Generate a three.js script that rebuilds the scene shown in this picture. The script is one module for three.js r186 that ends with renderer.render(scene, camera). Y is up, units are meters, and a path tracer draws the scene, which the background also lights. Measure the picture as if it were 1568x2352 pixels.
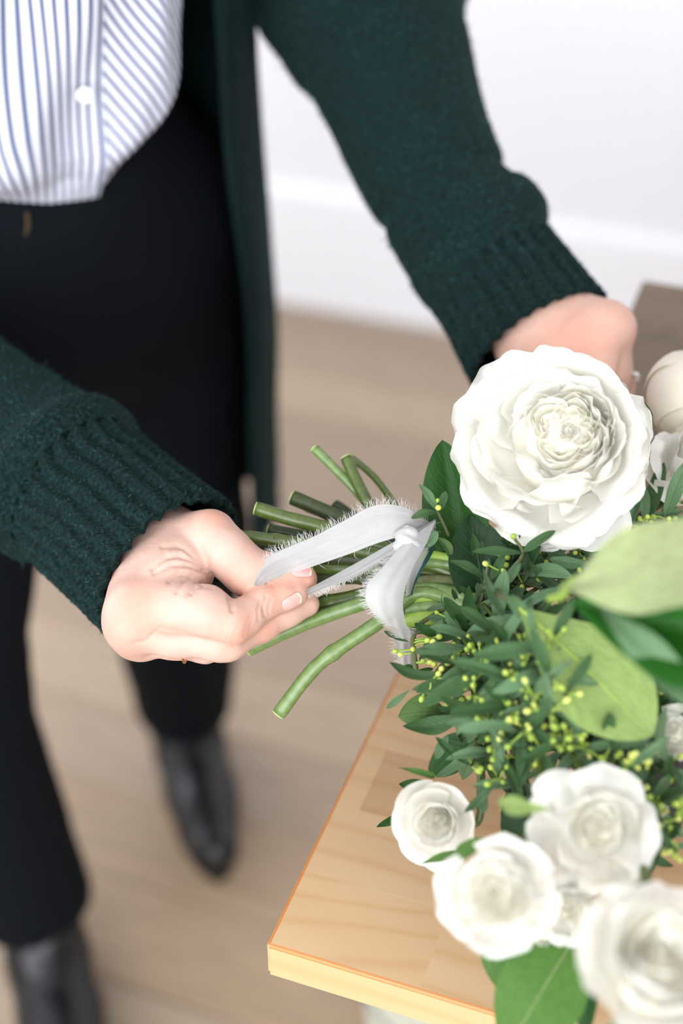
import * as THREE from 'three';
import { ImprovedNoise } from 'three/addons/math/ImprovedNoise.js';
import { RoundedBoxGeometry } from 'three/addons/geometries/RoundedBoxGeometry.js';
import { mergeGeometries } from 'three/addons/utils/BufferGeometryUtils.js';
import { RectAreaLightUniformsLib } from 'three/addons/lights/RectAreaLightUniformsLib.js';

// ------------------------------------------------------------------ camera, light, exposure
const scene = new THREE.Scene();
const FOCAL = 3267, PX = 784, PY = 1176, EYE = 1.46, PITCH = 36 * Math.PI / 180, YAW = 19.7 * Math.PI / 180;
const camera = new THREE.PerspectiveCamera(2 * Math.atan(1176 / FOCAL) * 180 / Math.PI, 1568 / 2352, 0.05, 50);
camera.position.set(0, EYE, 0);
camera.rotation.order = 'YXZ';
camera.rotation.set(-PITCH, YAW, 0);
camera.focus = 0.872;
camera.userData.fStop = 2.1;
camera.updateMatrixWorld(true);

const renderer = new THREE.WebGLRenderer({ antialias: true });
renderer.toneMapping = THREE.LinearToneMapping;
renderer.toneMappingExposure = 0.62;
renderer.shadowMap.enabled = true;
scene.background = new THREE.Color(3.2, 3.5, 3.9);
RectAreaLightUniformsLib.init();
const WIN = [[-1.75, 1.5], [0.0, 1.5], [1.75, 1.5]];          // window centres and widths in the wall behind the camera
const WIN_LOW = 0.75, WIN_HIGH = 2.75, FRONT_Z = 1.45, ROOM_H = 2.95;
const SIDE_X = -2.9, SIDE_Z = -1.55, SIDE_W = 1.5;                       // one more window in the side wall
const DAY = 8.0;
for (const [cx, w] of WIN) {
  const l = new THREE.RectAreaLight(new THREE.Color(0.97, 0.985, 1.0), DAY, w - 0.1, WIN_HIGH - WIN_LOW - 0.1);
  l.name = 'window_daylight';
  l.position.set(cx, (WIN_HIGH + WIN_LOW) / 2, FRONT_Z - 0.02);
  l.lookAt(cx, (WIN_HIGH + WIN_LOW) / 2, -5);
  scene.add(l);
}
{
  const l = new THREE.RectAreaLight(new THREE.Color(0.97, 0.985, 1.0), DAY * 0.62, SIDE_W - 0.1, WIN_HIGH - WIN_LOW - 0.1);
  l.name = 'window_daylight'; l.position.set(SIDE_X + 0.02, (WIN_HIGH + WIN_LOW) / 2, SIDE_Z); l.lookAt(5, (WIN_HIGH + WIN_LOW) / 2, SIDE_Z); scene.add(l);
}

// ------------------------------------------------------------------ helpers
let seed = 7;
const rnd = () => { seed = (seed * 1664525 + 1013904223) >>> 0; return seed / 4294967296; };
const rr = (a, b) => a + (b - a) * rnd();
const noise = new ImprovedNoise();
const nz = (x, y = 0, z = 0) => noise.noise(x + 31.7, y + 11.3, z + 5.9);
const fbm = (x, y, z = 0, o = 4) => { let s = 0, a = 0.5; for (let i = 0; i < o; i++) { s += a * nz(x, y, z); x *= 2.03; y *= 2.03; z *= 2.03; a *= 0.5; } return s; };
const clamp = (x, a = 0, b = 1) => Math.min(b, Math.max(a, x));
const sstep = (a, b, x) => { const t = clamp((x - a) / (b - a)); return t * t * (3 - 2 * t); };
const V = (x, y, z) => new THREE.Vector3(x, y, z);
const sY = Math.sin(YAW), cY = Math.cos(YAW), sP = Math.sin(PITCH), cP = Math.cos(PITCH);
const camR = V(cY, 0, -sY), camH = V(-sY, 0, -cY), UP = V(0, 1, 0);
const camF = camH.clone().multiplyScalar(cP).addScaledVector(UP, -sP), camU = camH.clone().multiplyScalar(sP).addScaledVector(UP, cP);
const H = (x, y, h) => V(0, y, 0).addScaledVector(camR, x).addScaledVector(camH, h);          // right of, height, ahead of the camera's foot
const P = (px, py, z) => V(0, EYE, 0).addScaledVector(camR, (px - PX) / FOCAL * z).addScaledVector(camU, -(py - PY) / FOCAL * z).addScaledVector(camF, z);
const onY = (px, py, y) => { const d = P(px, py, 1).sub(camera.position); return camera.position.clone().addScaledVector(d, (y - EYE) / d.y); };
const proj = (p) => { const d = p.clone().sub(camera.position), z = d.dot(camF); return [PX + d.dot(camR) / z * FOCAL, PY - d.dot(camU) / z * FOCAL, z]; };

const used = new Map();
const numbered = (n) => { const k = used.get(n) ?? 0; used.set(n, k + 1); return k ? `${n}_${String(k).padStart(3, '0')}` : n; };
function mesh(name, geo, mat, parent) {
  const m = new THREE.Mesh(geo, mat); m.name = parent === scene ? numbered(name) : name;
  m.castShadow = m.receiveShadow = true; parent.add(m); return m;
}
function group(name, parent = scene) { const g = new THREE.Group(); g.name = parent === scene ? numbered(name) : name; parent.add(g); return g; }
function tag(o, label, category, grp) { o.userData.label = label; o.userData.category = category; if (grp) o.userData.group = grp; return o; }
function struct(name, geo, mat) { const m = mesh(name, geo, mat, scene); m.userData.kind = 'structure'; return m; }

// textures
function tex(w, h, f, srgb) {
  const d = new Uint8Array(w * h * 4);
  for (let y = 0; y < h; y++) for (let x = 0; x < w; x++) {
    const c = f(x / w, y / h, x, y), k = (y * w + x) * 4;
    if (typeof c === 'number') d[k] = d[k + 1] = d[k + 2] = clamp(c) * 255; else { d[k] = clamp(c[0]) * 255; d[k + 1] = clamp(c[1]) * 255; d[k + 2] = clamp(c[2]) * 255; }
    d[k + 3] = 255;
  }
  const t = new THREE.DataTexture(d, w, h); t.wrapS = t.wrapT = THREE.RepeatWrapping; t.magFilter = THREE.LinearFilter; t.minFilter = THREE.LinearMipmapLinearFilter;
  if (srgb) t.colorSpace = THREE.SRGBColorSpace; t.needsUpdate = true; return t;
}
const mix3 = (a, b, t) => [a[0] + (b[0] - a[0]) * t, a[1] + (b[1] - a[1]) * t, a[2] + (b[2] - a[2]) * t];
const C = (r, g, b) => new THREE.Color().setRGB(r / 255, g / 255, b / 255, THREE.SRGBColorSpace);
const phys = (o) => new THREE.MeshPhysicalMaterial({ side: THREE.DoubleSide, ...o });
const std = (o) => new THREE.MeshStandardMaterial({ side: THREE.DoubleSide, ...o });

// a grid surface: f(u, v) -> Vector3, u and v in 0..1
function grid(nu, nv, f, uvf = (u, v) => [u, v], closedU = false) {
  const pos = [], uv = [], idx = [];
  for (let j = 0; j <= nv; j++) for (let i = 0; i <= nu; i++) { const p = f(i / nu, j / nv); pos.push(p.x, p.y, p.z); uv.push(...uvf(i / nu, j / nv)); }
  for (let j = 0; j < nv; j++) for (let i = 0; i < nu; i++) { const a = j * (nu + 1) + i, b = a + 1, c = a + nu + 1, d = c + 1; idx.push(a, b, d, a, d, c); }
  const g = new THREE.BufferGeometry();
  g.setAttribute('position', new THREE.Float32BufferAttribute(pos, 3)); g.setAttribute('uv', new THREE.Float32BufferAttribute(uv, 2)); g.setIndex(idx); g.computeVertexNormals();
  if (closedU) {
    const n = g.attributes.normal;
    for (let j = 0; j <= nv; j++) {
      const a = j * (nu + 1), b = a + nu, s = V(n.getX(a) + n.getX(b), n.getY(a) + n.getY(b), n.getZ(a) + n.getZ(b)).normalize();
      n.setXYZ(a, s.x, s.y, s.z); n.setXYZ(b, s.x, s.y, s.z);
    }
  }
  return g;
}
const curve = (pts) => new THREE.CatmullRomCurve3(pts, false, 'centripetal');
// tube with a changing radius along a list of points
function tube(pts, radii, nSeg = 24, nRad = 8, bump = null) {
  const c = curve(pts), fr = c.computeFrenetFrames(nSeg, false);
  const rad = (t) => { const k = t * (radii.length - 1), i = Math.min(radii.length - 2, Math.floor(k)); return radii[i] + (radii[i + 1] - radii[i]) * (k - i); };
  const ring = (i) => c.getPointAt(i / nSeg);
  const pos = [], uv = [], idx = [], len = c.getLength();
  for (let i = 0; i <= nSeg; i++) {
    const p = ring(i);
    for (let j = 0; j <= nRad; j++) {
      const a = j / nRad * Math.PI * 2, r = rad(i / nSeg) * (1 + (bump ? bump(i / nSeg, j % nRad) : 0));
      const q = p.clone().addScaledVector(fr.normals[i], Math.cos(a) * r).addScaledVector(fr.binormals[i], Math.sin(a) * r);
      pos.push(q.x, q.y, q.z); uv.push(j / nRad, i / nSeg * len * 20);
    }
  }
  for (let i = 0; i < nSeg; i++) for (let j = 0; j < nRad; j++) { const a = i * (nRad + 1) + j, b = a + 1, d = a + nRad + 1, e = d + 1; idx.push(a, d, b, b, d, e); }
  for (const [i, flip] of [[0, 1], [nSeg, 0]]) {
    const p = ring(i), k = pos.length / 3; pos.push(p.x, p.y, p.z); uv.push(0.5, 0);
    for (let j = 0; j < nRad; j++) { const a = i * (nRad + 1) + j; flip ? idx.push(k, a, a + 1) : idx.push(k, a + 1, a); }
  }
  const g = new THREE.BufferGeometry();
  g.setAttribute('position', new THREE.Float32BufferAttribute(pos, 3)); g.setAttribute('uv', new THREE.Float32BufferAttribute(uv, 2)); g.setIndex(idx); g.computeVertexNormals(); return g;
}
// surface nets over a signed distance field
function netMesh(f, lo, hi, cell) {
  const n = [0, 1, 2].map((k) => Math.ceil((hi[k] - lo[k]) / cell) + 1), [nx, ny, nzz] = n;
  const D = new Float32Array(nx * ny * nzz), at = (i, j, k) => (k * ny + j) * nx + i;
  for (let k = 0; k < nzz; k++) for (let j = 0; j < ny; j++) for (let i = 0; i < nx; i++) D[at(i, j, k)] = f(lo[0] + i * cell, lo[1] + j * cell, lo[2] + k * cell);
  const id = new Int32Array(nx * ny * nzz).fill(-1), pos = [], idx = [];
  const E = [[0, 1], [2, 3], [4, 5], [6, 7], [0, 2], [1, 3], [4, 6], [5, 7], [0, 4], [1, 5], [2, 6], [3, 7]];
  for (let k = 0; k < nzz - 1; k++) for (let j = 0; j < ny - 1; j++) for (let i = 0; i < nx - 1; i++) {
    const v = []; let m = 0;
    for (let c = 0; c < 8; c++) { const d = D[at(i + (c & 1), j + (c >> 1 & 1), k + (c >> 2))]; v.push(d); if (d < 0) m |= 1 << c; }
    if (m === 0 || m === 255) continue;
    let x = 0, y = 0, z = 0, s = 0;
    for (const [a, b] of E) if ((v[a] < 0) !== (v[b] < 0)) {
      const t = v[a] / (v[a] - v[b]);
      x += (a & 1) + ((b & 1) - (a & 1)) * t; y += (a >> 1 & 1) + ((b >> 1 & 1) - (a >> 1 & 1)) * t; z += (a >> 2) + ((b >> 2) - (a >> 2)) * t; s++;
    }
    id[at(i, j, k)] = pos.length / 3; pos.push(lo[0] + (i + x / s) * cell, lo[1] + (j + y / s) * cell, lo[2] + (k + z / s) * cell);
  }
  const quad = (a, b, c, d, flip) => { if (a < 0 || b < 0 || c < 0 || d < 0) return; flip ? idx.push(a, c, b, a, d, c) : idx.push(a, b, c, a, c, d); };
  for (let k = 1; k < nzz - 1; k++) for (let j = 1; j < ny - 1; j++) for (let i = 1; i < nx - 1; i++) {
    const d = D[at(i, j, k)] < 0;
    if (d !== D[at(i + 1, j, k)] < 0) quad(id[at(i, j - 1, k - 1)], id[at(i, j, k - 1)], id[at(i, j, k)], id[at(i, j - 1, k)], !d);
    if (d !== D[at(i, j + 1, k)] < 0) quad(id[at(i - 1, j, k - 1)], id[at(i - 1, j, k)], id[at(i, j, k)], id[at(i, j, k - 1)], !d);
    if (d !== D[at(i, j, k + 1)] < 0) quad(id[at(i - 1, j - 1, k)], id[at(i, j - 1, k)], id[at(i, j, k)], id[at(i - 1, j, k)], !d);
  }
  const g = new THREE.BufferGeometry();
  g.setAttribute('position', new THREE.Float32BufferAttribute(pos, 3));
  g.setAttribute('uv', new THREE.Float32BufferAttribute(new Float32Array(pos.length / 3 * 2), 2)); g.setIndex(idx); g.computeVertexNormals(); return g;
}
// tapered capsules joined smoothly; bones: [ax ay az ra bx by bz rb]
const bone = (a, ra, b, rb) => [a.x, a.y, a.z, ra, b.x, b.y, b.z, rb];
const chain = (pts) => pts.slice(1).map((p, i) => bone(pts[i][0], pts[i][1], p[0], p[1]));
function capDist(B, x, y, z) {
  const ux = B[4] - B[0], uy = B[5] - B[1], uz = B[6] - B[2], px = x - B[0], py = y - B[1], pz = z - B[2];
  const l = ux * ux + uy * uy + uz * uz, t = l > 0 ? Math.min(1, Math.max(0, (px * ux + py * uy + pz * uz) / l)) : 0;
  const dx = px - ux * t, dy = py - uy * t, dz = pz - uz * t; return Math.sqrt(dx * dx + dy * dy + dz * dz) - (B[3] + (B[7] - B[3]) * t);
}
const smin = (a, b, k) => { const h = Math.max(k - Math.abs(a - b), 0) / k; return Math.min(a, b) - h * h * k * 0.25; };
function field(groups, k) {          // bones of one group blend widely, groups blend with k
  return (x, y, z) => { let d = 9; for (const { bones, kk } of groups) { let e = 9; for (const b of bones) e = smin(e, capDist(b, x, y, z), kk); d = smin(d, e, k); } return d; };
}
function bounds(groups, pad) {
  const lo = [9, 9, 9], hi = [-9, -9, -9];
  for (const { bones } of groups) for (const b of bones) for (const o of [0, 4]) for (let k = 0; k < 3; k++) { lo[k] = Math.min(lo[k], b[o + k] - b[o + 3] - pad); hi[k] = Math.max(hi[k], b[o + k] + b[o + 3] + pad); }
  return [lo, hi];
}
function paint(g, f) {              // vertex colours, f(point, normal) -> linear [r, g, b]
  const p = g.attributes.position, n = g.attributes.normal, c = [];
  for (let i = 0; i < p.count; i++) c.push(...f(V(p.getX(i), p.getY(i), p.getZ(i)), V(n.getX(i), n.getY(i), n.getZ(i))));
  g.setAttribute('color', new THREE.Float32BufferAttribute(c, 3)); return g;
}
function displace(g, f) {           // moves each vertex along its normal by f(point, normal)
  const p = g.attributes.position, n = g.attributes.normal;
  for (let i = 0; i < p.count; i++) {
    const a = V(p.getX(i), p.getY(i), p.getZ(i)), b = V(n.getX(i), n.getY(i), n.getZ(i)), d = f(a, b);
    a.addScaledVector(b, d); p.setXYZ(i, a.x, a.y, a.z);
  }
  g.computeVertexNormals(); return g;
}

// ------------------------------------------------------------------ room
const plaster = std({ color: C(229, 229, 232), roughness: 0.92, bumpMap: tex(256, 256, (u, v) => 0.5 + 0.35 * fbm(u * 40, v * 40, 1, 3)), bumpScale: 0.0004 });
const paintWhite = std({ color: C(235, 235, 238), roughness: 0.45 });
const X0 = -2.9, X1 = 2.9, Z0 = -2.6, T = 0.12;
function boxGeo(x0, x1, y0, y1, z0, z1, r = 0) {
  const g = r ? new RoundedBoxGeometry(x1 - x0, y1 - y0, z1 - z0, 2, r) : new THREE.BoxGeometry(x1 - x0, y1 - y0, z1 - z0);
  g.translate((x0 + x1) / 2, (y0 + y1) / 2, (z0 + z1) / 2); return g;
}
struct('wall_back', boxGeo(X0 - T, X1 + T, 0, ROOM_H, Z0 - T, Z0), plaster);
struct('wall_left', mergeGeometries([boxGeo(X0 - T, X0, 0, WIN_LOW, Z0, FRONT_Z), boxGeo(X0 - T, X0, WIN_HIGH, ROOM_H, Z0, FRONT_Z), boxGeo(X0 - T, X0, WIN_LOW, WIN_HIGH, Z0, SIDE_Z - SIDE_W / 2), boxGeo(X0 - T, X0, WIN_LOW, WIN_HIGH, SIDE_Z + SIDE_W / 2, FRONT_Z)]), plaster);
struct('wall_right', boxGeo(X1, X1 + T, 0, ROOM_H, Z0, FRONT_Z), plaster);
struct('ceiling', boxGeo(X0 - T, X1 + T, ROOM_H, ROOM_H + T, Z0 - T, FRONT_Z + T), plaster);
{
  const cuts = [X0 - T], pieces = [boxGeo(X0 - T, X1 + T, 0, WIN_LOW, FRONT_Z, FRONT_Z + T), boxGeo(X0 - T, X1 + T, WIN_HIGH, ROOM_H, FRONT_Z, FRONT_Z + T)];
  for (const [cx, w] of WIN) cuts.push(cx - w / 2, cx + w / 2);
  cuts.push(X1 + T);
  for (let i = 0; i < cuts.length; i += 2) pieces.push(boxGeo(cuts[i], cuts[i + 1], WIN_LOW, WIN_HIGH, FRONT_Z, FRONT_Z + T));
  struct('wall_front', mergeGeometries(pieces), plaster);
}
const paneMat = phys({ color: 0xffffff, transmission: 1, thickness: 0, roughness: 0.02, ior: 1.5 });
WIN.forEach(([cx, w], i) => {
  const g = group(`window_${i + 1}`); g.userData.kind = 'structure';
  const z0 = FRONT_Z + 0.03, z1 = FRONT_Z + 0.08, b = 0.05, ym = (WIN_LOW + WIN_HIGH) / 2;
  for (const [x0, x1, y0, y1] of [[cx - w / 2, cx - w / 2 + b, WIN_LOW, WIN_HIGH], [cx + w / 2 - b, cx + w / 2, WIN_LOW, WIN_HIGH], [cx - w / 2 + b, cx + w / 2 - b, WIN_LOW, WIN_LOW + b], [cx - w / 2 + b, cx + w / 2 - b, WIN_HIGH - b, WIN_HIGH], [cx - w / 2 + b, cx + w / 2 - b, ym - 0.02, ym + 0.02]])
    mesh('window_frame', boxGeo(x0, x1, y0, y1, z0, z1), paintWhite, g);
  for (const [y0, y1] of [[WIN_LOW + b, ym - 0.02], [ym + 0.02, WIN_HIGH - b]]) mesh('pane', boxGeo(cx - w / 2 + b, cx + w / 2 - b, y0, y1, z0 + 0.023, z0 + 0.027), paneMat, g);
});
{ // window in the side wall
  const g = group('window_4'); g.userData.kind = 'structure';
  const x0 = X0 - 0.08, x1 = X0 - 0.03, b = 0.05, za = SIDE_Z - SIDE_W / 2, zb = SIDE_Z + SIDE_W / 2, ym = (WIN_LOW + WIN_HIGH) / 2;
  for (const [z0, z1, y0, y1] of [[za, za + b, WIN_LOW, WIN_HIGH], [zb - b, zb, WIN_LOW, WIN_HIGH], [za + b, zb - b, WIN_LOW, WIN_LOW + b], [za + b, zb - b, WIN_HIGH - b, WIN_HIGH], [za + b, zb - b, ym - 0.02, ym + 0.02]]) mesh('window_frame', boxGeo(x0, x1, y0, y1, z0, z1), paintWhite, g);
  for (const [y0, y1] of [[WIN_LOW + b, ym - 0.02], [ym + 0.02, WIN_HIGH - b]]) mesh('pane', boxGeo(x0 + 0.023, x0 + 0.027, y0, y1, za + b, zb - b), paneMat, g);
}
{ // baseboard of the back wall: flat board with a rounded top
  const s = new THREE.Shape(); s.moveTo(0, 0); s.lineTo(0.016, 0); s.lineTo(0.016, 0.25); s.quadraticCurveTo(0.016, 0.265, 0.006, 0.27); s.lineTo(0, 0.27); s.lineTo(0, 0);
  const g = new THREE.ExtrudeGeometry(s, { depth: X1 - X0, bevelEnabled: false, curveSegments: 5 });
  g.rotateY(-Math.PI / 2); g.translate(X1, 0, Z0); g.applyMatrix4(new THREE.Matrix4()); 
  const p = g.attributes.position; for (let i = 0; i < p.count; i++) p.setZ(i, Z0 + Math.abs(p.getZ(i) - Z0)); g.computeVertexNormals();
  struct('baseboard_back', g, paintWhite);
}
{ // oak boards, each one a mesh
  const floor = group('floor'); floor.userData.kind = 'structure';
  mesh('subfloor', boxGeo(X0 - T, X1 + T, -0.1, -0.016, Z0 - T, FRONT_Z + T), std({ color: C(90, 80, 70), roughness: 1 }), floor);
  const mats = [];
  const tones = [[172, 150, 128], [178, 157, 135], [165, 144, 123], [174, 149, 122], [184, 163, 141], [158, 138, 118], [174, 152, 130], [184, 162, 137]];
  const grain = tex(256, 512, (u, v) => { const k = fbm(u * 26, v * 3.0, 3, 4) * 0.55 + 0.35 * Math.sin((u * 9 + fbm(u * 3, v * 2, 8, 3) * 4) * 6.28); const t = 0.80 + 0.22 * k; return [t, t, t * 0.99]; });
  for (const t of tones) mats.push(std({ color: C(...t), map: grain, roughness: 0.42, bumpMap: grain, bumpScale: 0.0004 }));
  const lens = [1.05, 1.25, 1.5], W = 0.142, geos = lens.map((l) => { const g = new RoundedBoxGeometry(l - 0.002, 0.016, W - 0.002, 1, 0.0015); const p = g.attributes.position, u = g.attributes.uv; for (let i = 0; i < p.count; i++) u.setXY(i, p.getZ(i) / 0.142, p.getX(i) / 0.9); return g; });
  let row = 0;
  for (let z = Z0; z < FRONT_Z; z += W, row++) {
    let x = X0 - rr(0.1, 1.0);
    while (x < X1) {
      const k = Math.floor(rnd() * 3), l = lens[k];
      if (x > X0 - 0.8 && x + l < X1 + 1.2) {
        const m = mesh('floor_board', geos[k], mats[Math.floor(rnd() * mats.length)], floor);
        m.position.set(x + l / 2, -0.008 - rr(0, 0.0006), z + W / 2); m.rotation.y = rnd() < 0.5 ? Math.PI : 0;
      }
      x += l;
    }
  }
}

// ------------------------------------------------------------------ table of glued maple staves
const TOP = 0.74, CORNER = onY(610, 2170, TOP), TH = 0.028;
const TABLE_W = 1.5, TABLE_D = 0.66, STAVE = 0.0598;
const mapleTex = [0, 1, 2, 3].map((s) => tex(512, 256, (u, v) => {
  const warp = fbm(u * 1.1 + s * 9, v * 1.2, s, 2) * (s % 2 ? 1.5 : 0.5);
  const cath = Math.sin((v * (6 + s) + warp * 2.2) * 6.28 + fbm(u * 6, v * 6, s + 30, 2) * 1.2);
  const line = Math.pow(clamp(0.5 + 0.5 * cath), 6), fine = fbm(u * 10, v * 130, s + 4, 3), cloud = fbm(u * 2, v * 3, s + 20, 3);
  const base = mix3([0.855, 0.72, 0.56], [0.815, 0.665, 0.495], clamp(0.45 + cloud * 0.9 + fine * 0.3));
  const fleck = Math.pow(clamp(0.5 + 0.9 * fbm(u * 60, v * 90, s + 50, 2)), 8) * 0.12;
  return mix3(base, [0.77, 0.59, 0.40], clamp(line * 0.34 + fleck));
}, true));
const table = group('table');
tag(table, 'pale maple worktable with glued staves and rounded amber edge, under the bouquet', 'table');
{
  const mats = [];
  for (const t of mapleTex) for (const k of [0.84, 0.81, 0.71]) mats.push(phys({ map: t, color: new THREE.Color(k, k * (k < 0.75 ? 0.94 : 1), k * (k < 0.75 ? 0.88 : 1)), roughness: 0.36, clearcoat: 0.25, clearcoatRoughness: 0.3 }));
  const edge = phys({ color: C(196, 122, 58), roughness: 0.3, clearcoat: 0.5, clearcoatRoughness: 0.25 });
  const faceMat = phys({ map: mapleTex[1], color: new THREE.Color(1.0, 0.96, 0.9), roughness: 0.4, clearcoat: 0.25, clearcoatRoughness: 0.3 });
  const R = 0.0022, x0 = CORNER.x, z1 = CORNER.z, z0 = z1 - TABLE_D;
  // rows of staves run along x; [start, end, material] pieces, rows counted from the front edge
  const nRow = Math.round(TABLE_D / STAVE);
  for (let r = 0; r < nRow; r++) {
    let cuts;
    if (r === 0) cuts = [0, 0.62, 1.1, TABLE_W]; else if (r === 1) cuts = [0, 0.47, 0.95, TABLE_W]; else if (r === 2) cuts = [0, 0.0185, 0.40, 0.9, TABLE_W];
    else { cuts = [0]; let x = rr(0.15, 0.5); while (x < TABLE_W - 0.2) { cuts.push(x); x += rr(0.3, 0.55); } cuts.push(TABLE_W); }
    const za = z1 - R - r * (TABLE_D - 2 * R) / nRow, zb = z1 - R - (r + 1) * (TABLE_D - 2 * R) / nRow;
    for (let i = 0; i < cuts.length - 1; i++) {
      const a = x0 + (i === 0 ? R : cuts[i]), b = x0 + (i === cuts.length - 2 ? TABLE_W - R : cuts[i + 1]), l = b - a, w = za - zb;
      const g = new RoundedBoxGeometry(l, TH, w, 1, 0.0002), p = g.attributes.position, u = g.attributes.uv, ou = rnd(), ov = rnd();
      for (let q = 0; q < p.count; q++) u.setXY(q, ou + p.getX(q) / 0.42, ov + (p.getZ(q) + p.getY(q)) / 0.16);
      const mi = r === 2 && i === 0 ? 0 : r === 2 && i === 1 ? 5 : r === 0 ? 3 : r === 1 ? 7 : Math.floor(rnd() * mats.length);
      const m = mesh('stave', g, mats[mi], table); m.position.set((a + b) / 2, TOP - TH / 2 + (r === 2 && i === 1 ? -0.0001 : 0), (za + zb) / 2);
    }
  }
  // rounded, varnish-darkened arrises and the edge faces below them
  const arris = (len) => { const s = new THREE.Shape(); s.moveTo(0, 0); s.lineTo(R, 0); s.absarc(0, 0, R, 0, Math.PI / 2, false); s.lineTo(0, 0); const g = new THREE.ExtrudeGeometry(s, { depth: len, bevelEnabled: false, curveSegments: 5 }); return g; };
  const fr = arris(TABLE_W - 2 * R); fr.rotateY(-Math.PI / 2); fr.scale(1, 1, 1);
  { const p = fr.attributes.position; for (let i = 0; i < p.count; i++) p.setXYZ(i, -p.getX(i), p.getY(i), p.getZ(i)); fr.index = null; fr.computeVertexNormals(); }
  mesh('edge_strip', fr, edge, table).position.set(x0 + R, TOP - R, z1 - R);
  const lf = arris(TABLE_D - 2 * R); { const p = lf.attributes.position; for (let i = 0; i < p.count; i++) p.setX(i, -p.getX(i)); lf.computeVertexNormals(); }
  mesh('edge_strip', lf, edge, table).position.set(x0 + R, TOP - R, z0 + R);
  const face = (w, h, len, along) => { const g = along === 'x' ? new THREE.BoxGeometry(len, h, w) : new THREE.BoxGeometry(w, h, len); const p = g.attributes.position, u = g.attributes.uv; for (let i = 0; i < p.count; i++) u.setXY(i, (along === 'x' ? p.getX(i) : p.getZ(i)) / 0.5, p.getY(i) / 0.2 + 0.3); return g; };
  mesh('front_edge', face(R, TH - R, TABLE_W - 2 * R, 'x'), faceMat, table).position.set(x0 + TABLE_W / 2, TOP - R - (TH - R) / 2, z1 - R / 2);
  mesh('end_edge', face(R, TH - R, TABLE_D - 2 * R, 'z'), faceMat, table).position.set(x0 + R / 2, TOP - R - (TH - R) / 2, (z0 + z1) / 2);
  for (const [lx, lz] of [[x0 + 0.42, z1 - 0.14], [x0 + 0.42, z0 + 0.1], [x0 + TABLE_W - 0.1, z1 - 0.14], [x0 + TABLE_W - 0.1, z0 + 0.1]]) {
    const g = new RoundedBoxGeometry(0.06, TOP - TH, 0.06, 2, 0.006); mesh('leg', g, faceMat, table).position.set(lx, (TOP - TH) / 2, lz);
  }
  for (const lz of [z1 - 0.14, z0 + 0.1]) mesh('apron', new RoundedBoxGeometry(TABLE_W - 0.58, 0.08, 0.022, 2, 0.003), faceMat, table).position.set(x0 + (0.42 + TABLE_W - 0.1) / 2, TOP - TH - 0.04, lz);
}
{ // grey-brown lidded box at the far end of the table
  const box = group('storage_box'), top = 0.845, c = P(1475, 642, 1.235); const y0 = TOP, hgt = c.y - y0;
  tag(box, 'flat grey-brown cardboard box standing on the table behind the roses', 'box');
  const card = std({ color: C(128, 112, 94), roughness: 0.9, map: tex(256, 256, (u, v) => { const k = 0.9 + 0.35 * fbm(u * 5, v * 5, 2, 4) + 0.12 * fbm(u * 40, v * 40, 6, 2); return [k, k, k * 0.98]; }) });
  const w = 0.34, d = 0.27;
  mesh('carton', boxGeo(c.x + 0.004, c.x + w - 0.004, y0, y0 + hgt * 0.6, c.z + 0.004, c.z + d - 0.004, 0.002), card, box);
  mesh('lid', boxGeo(c.x, c.x + w, y0 + hgt * 0.5, c.y, c.z, c.z + d, 0.003), card, box);
}
{ // pale bucket on the floor under the table
  const b = group('flower_bucket'), c = H(0.135, 0, 0.985);
  tag(b, 'pale sage-white bucket standing on the floor boards under the table', 'bucket');
  const m = std({ color: C(206, 208, 190), roughness: 0.5 });
  const pr = [[0, 0.006], [0.092, 0.006], [0.1, 0.0], [0.106, 0.004], [0.118, 0.2], [0.12, 0.25], [0.125, 0.253], [0.125, 0.26], [0.119, 0.262], [0.116, 0.255], [0.113, 0.2], [0.1, 0.012], [0, 0.012]].map((p) => new THREE.Vector2(...p));
  const l = mesh('pail', new THREE.LatheGeometry(pr, 40), m, b); b.position.copy(c);
  const hd = []; for (let i = 0; i <= 12; i++) { const a = i / 12 * Math.PI; hd.push(V(Math.cos(a) * 0.125, 0.235 - Math.sin(a) * 0.06, 0.02 + Math.sin(a) * 0.126)); }
  mesh('handle', tube(hd, [0.002, 0.002], 30, 6), std({ color: C(150, 150, 145), metalness: 0.7, roughness: 0.4 }), b);
}
{ // dark glass vase partly seen through the flowers
  const v = group('glass_vase'), c = onY(1560, 1790, TOP);
  tag(v, 'dark ridged glass vase standing on the table half hidden behind spray roses', 'vase');
  const g = phys({ color: C(30, 38, 46), roughness: 0.12, clearcoat: 0.6, clearcoatRoughness: 0.1 });
  const pr = [[0, 0.004], [0.034, 0.004], [0.038, 0.0], [0.04, 0.004], [0.042, 0.05], [0.043, 0.075], [0.041, 0.078], [0.039, 0.074], [0.037, 0.05], [0.035, 0.008], [0, 0.008]].map((p) => new THREE.Vector2(...p));
  const lg = new THREE.LatheGeometry(pr, 160); const p = lg.attributes.position;
  for (let i = 0; i < p.count; i++) { const a = Math.atan2(p.getZ(i), p.getX(i)), r = Math.hypot(p.getX(i), p.getZ(i)), k = r > 0.0395 ? 1 + 0.02 * Math.sin(a * 40) : 1; p.setX(i, p.getX(i) * k); p.setZ(i, p.getZ(i) * k); }
  lg.computeVertexNormals(); mesh('vessel', lg, g, v); v.position.copy(c);
}

// ------------------------------------------------------------------ person in a green cardigan, both hands at the bouquet
const person = group('person');
tag(person, 'person in dark green knit cardigan, striped shirt and black jeans tying the bouquet ribbon', 'person');

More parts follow.
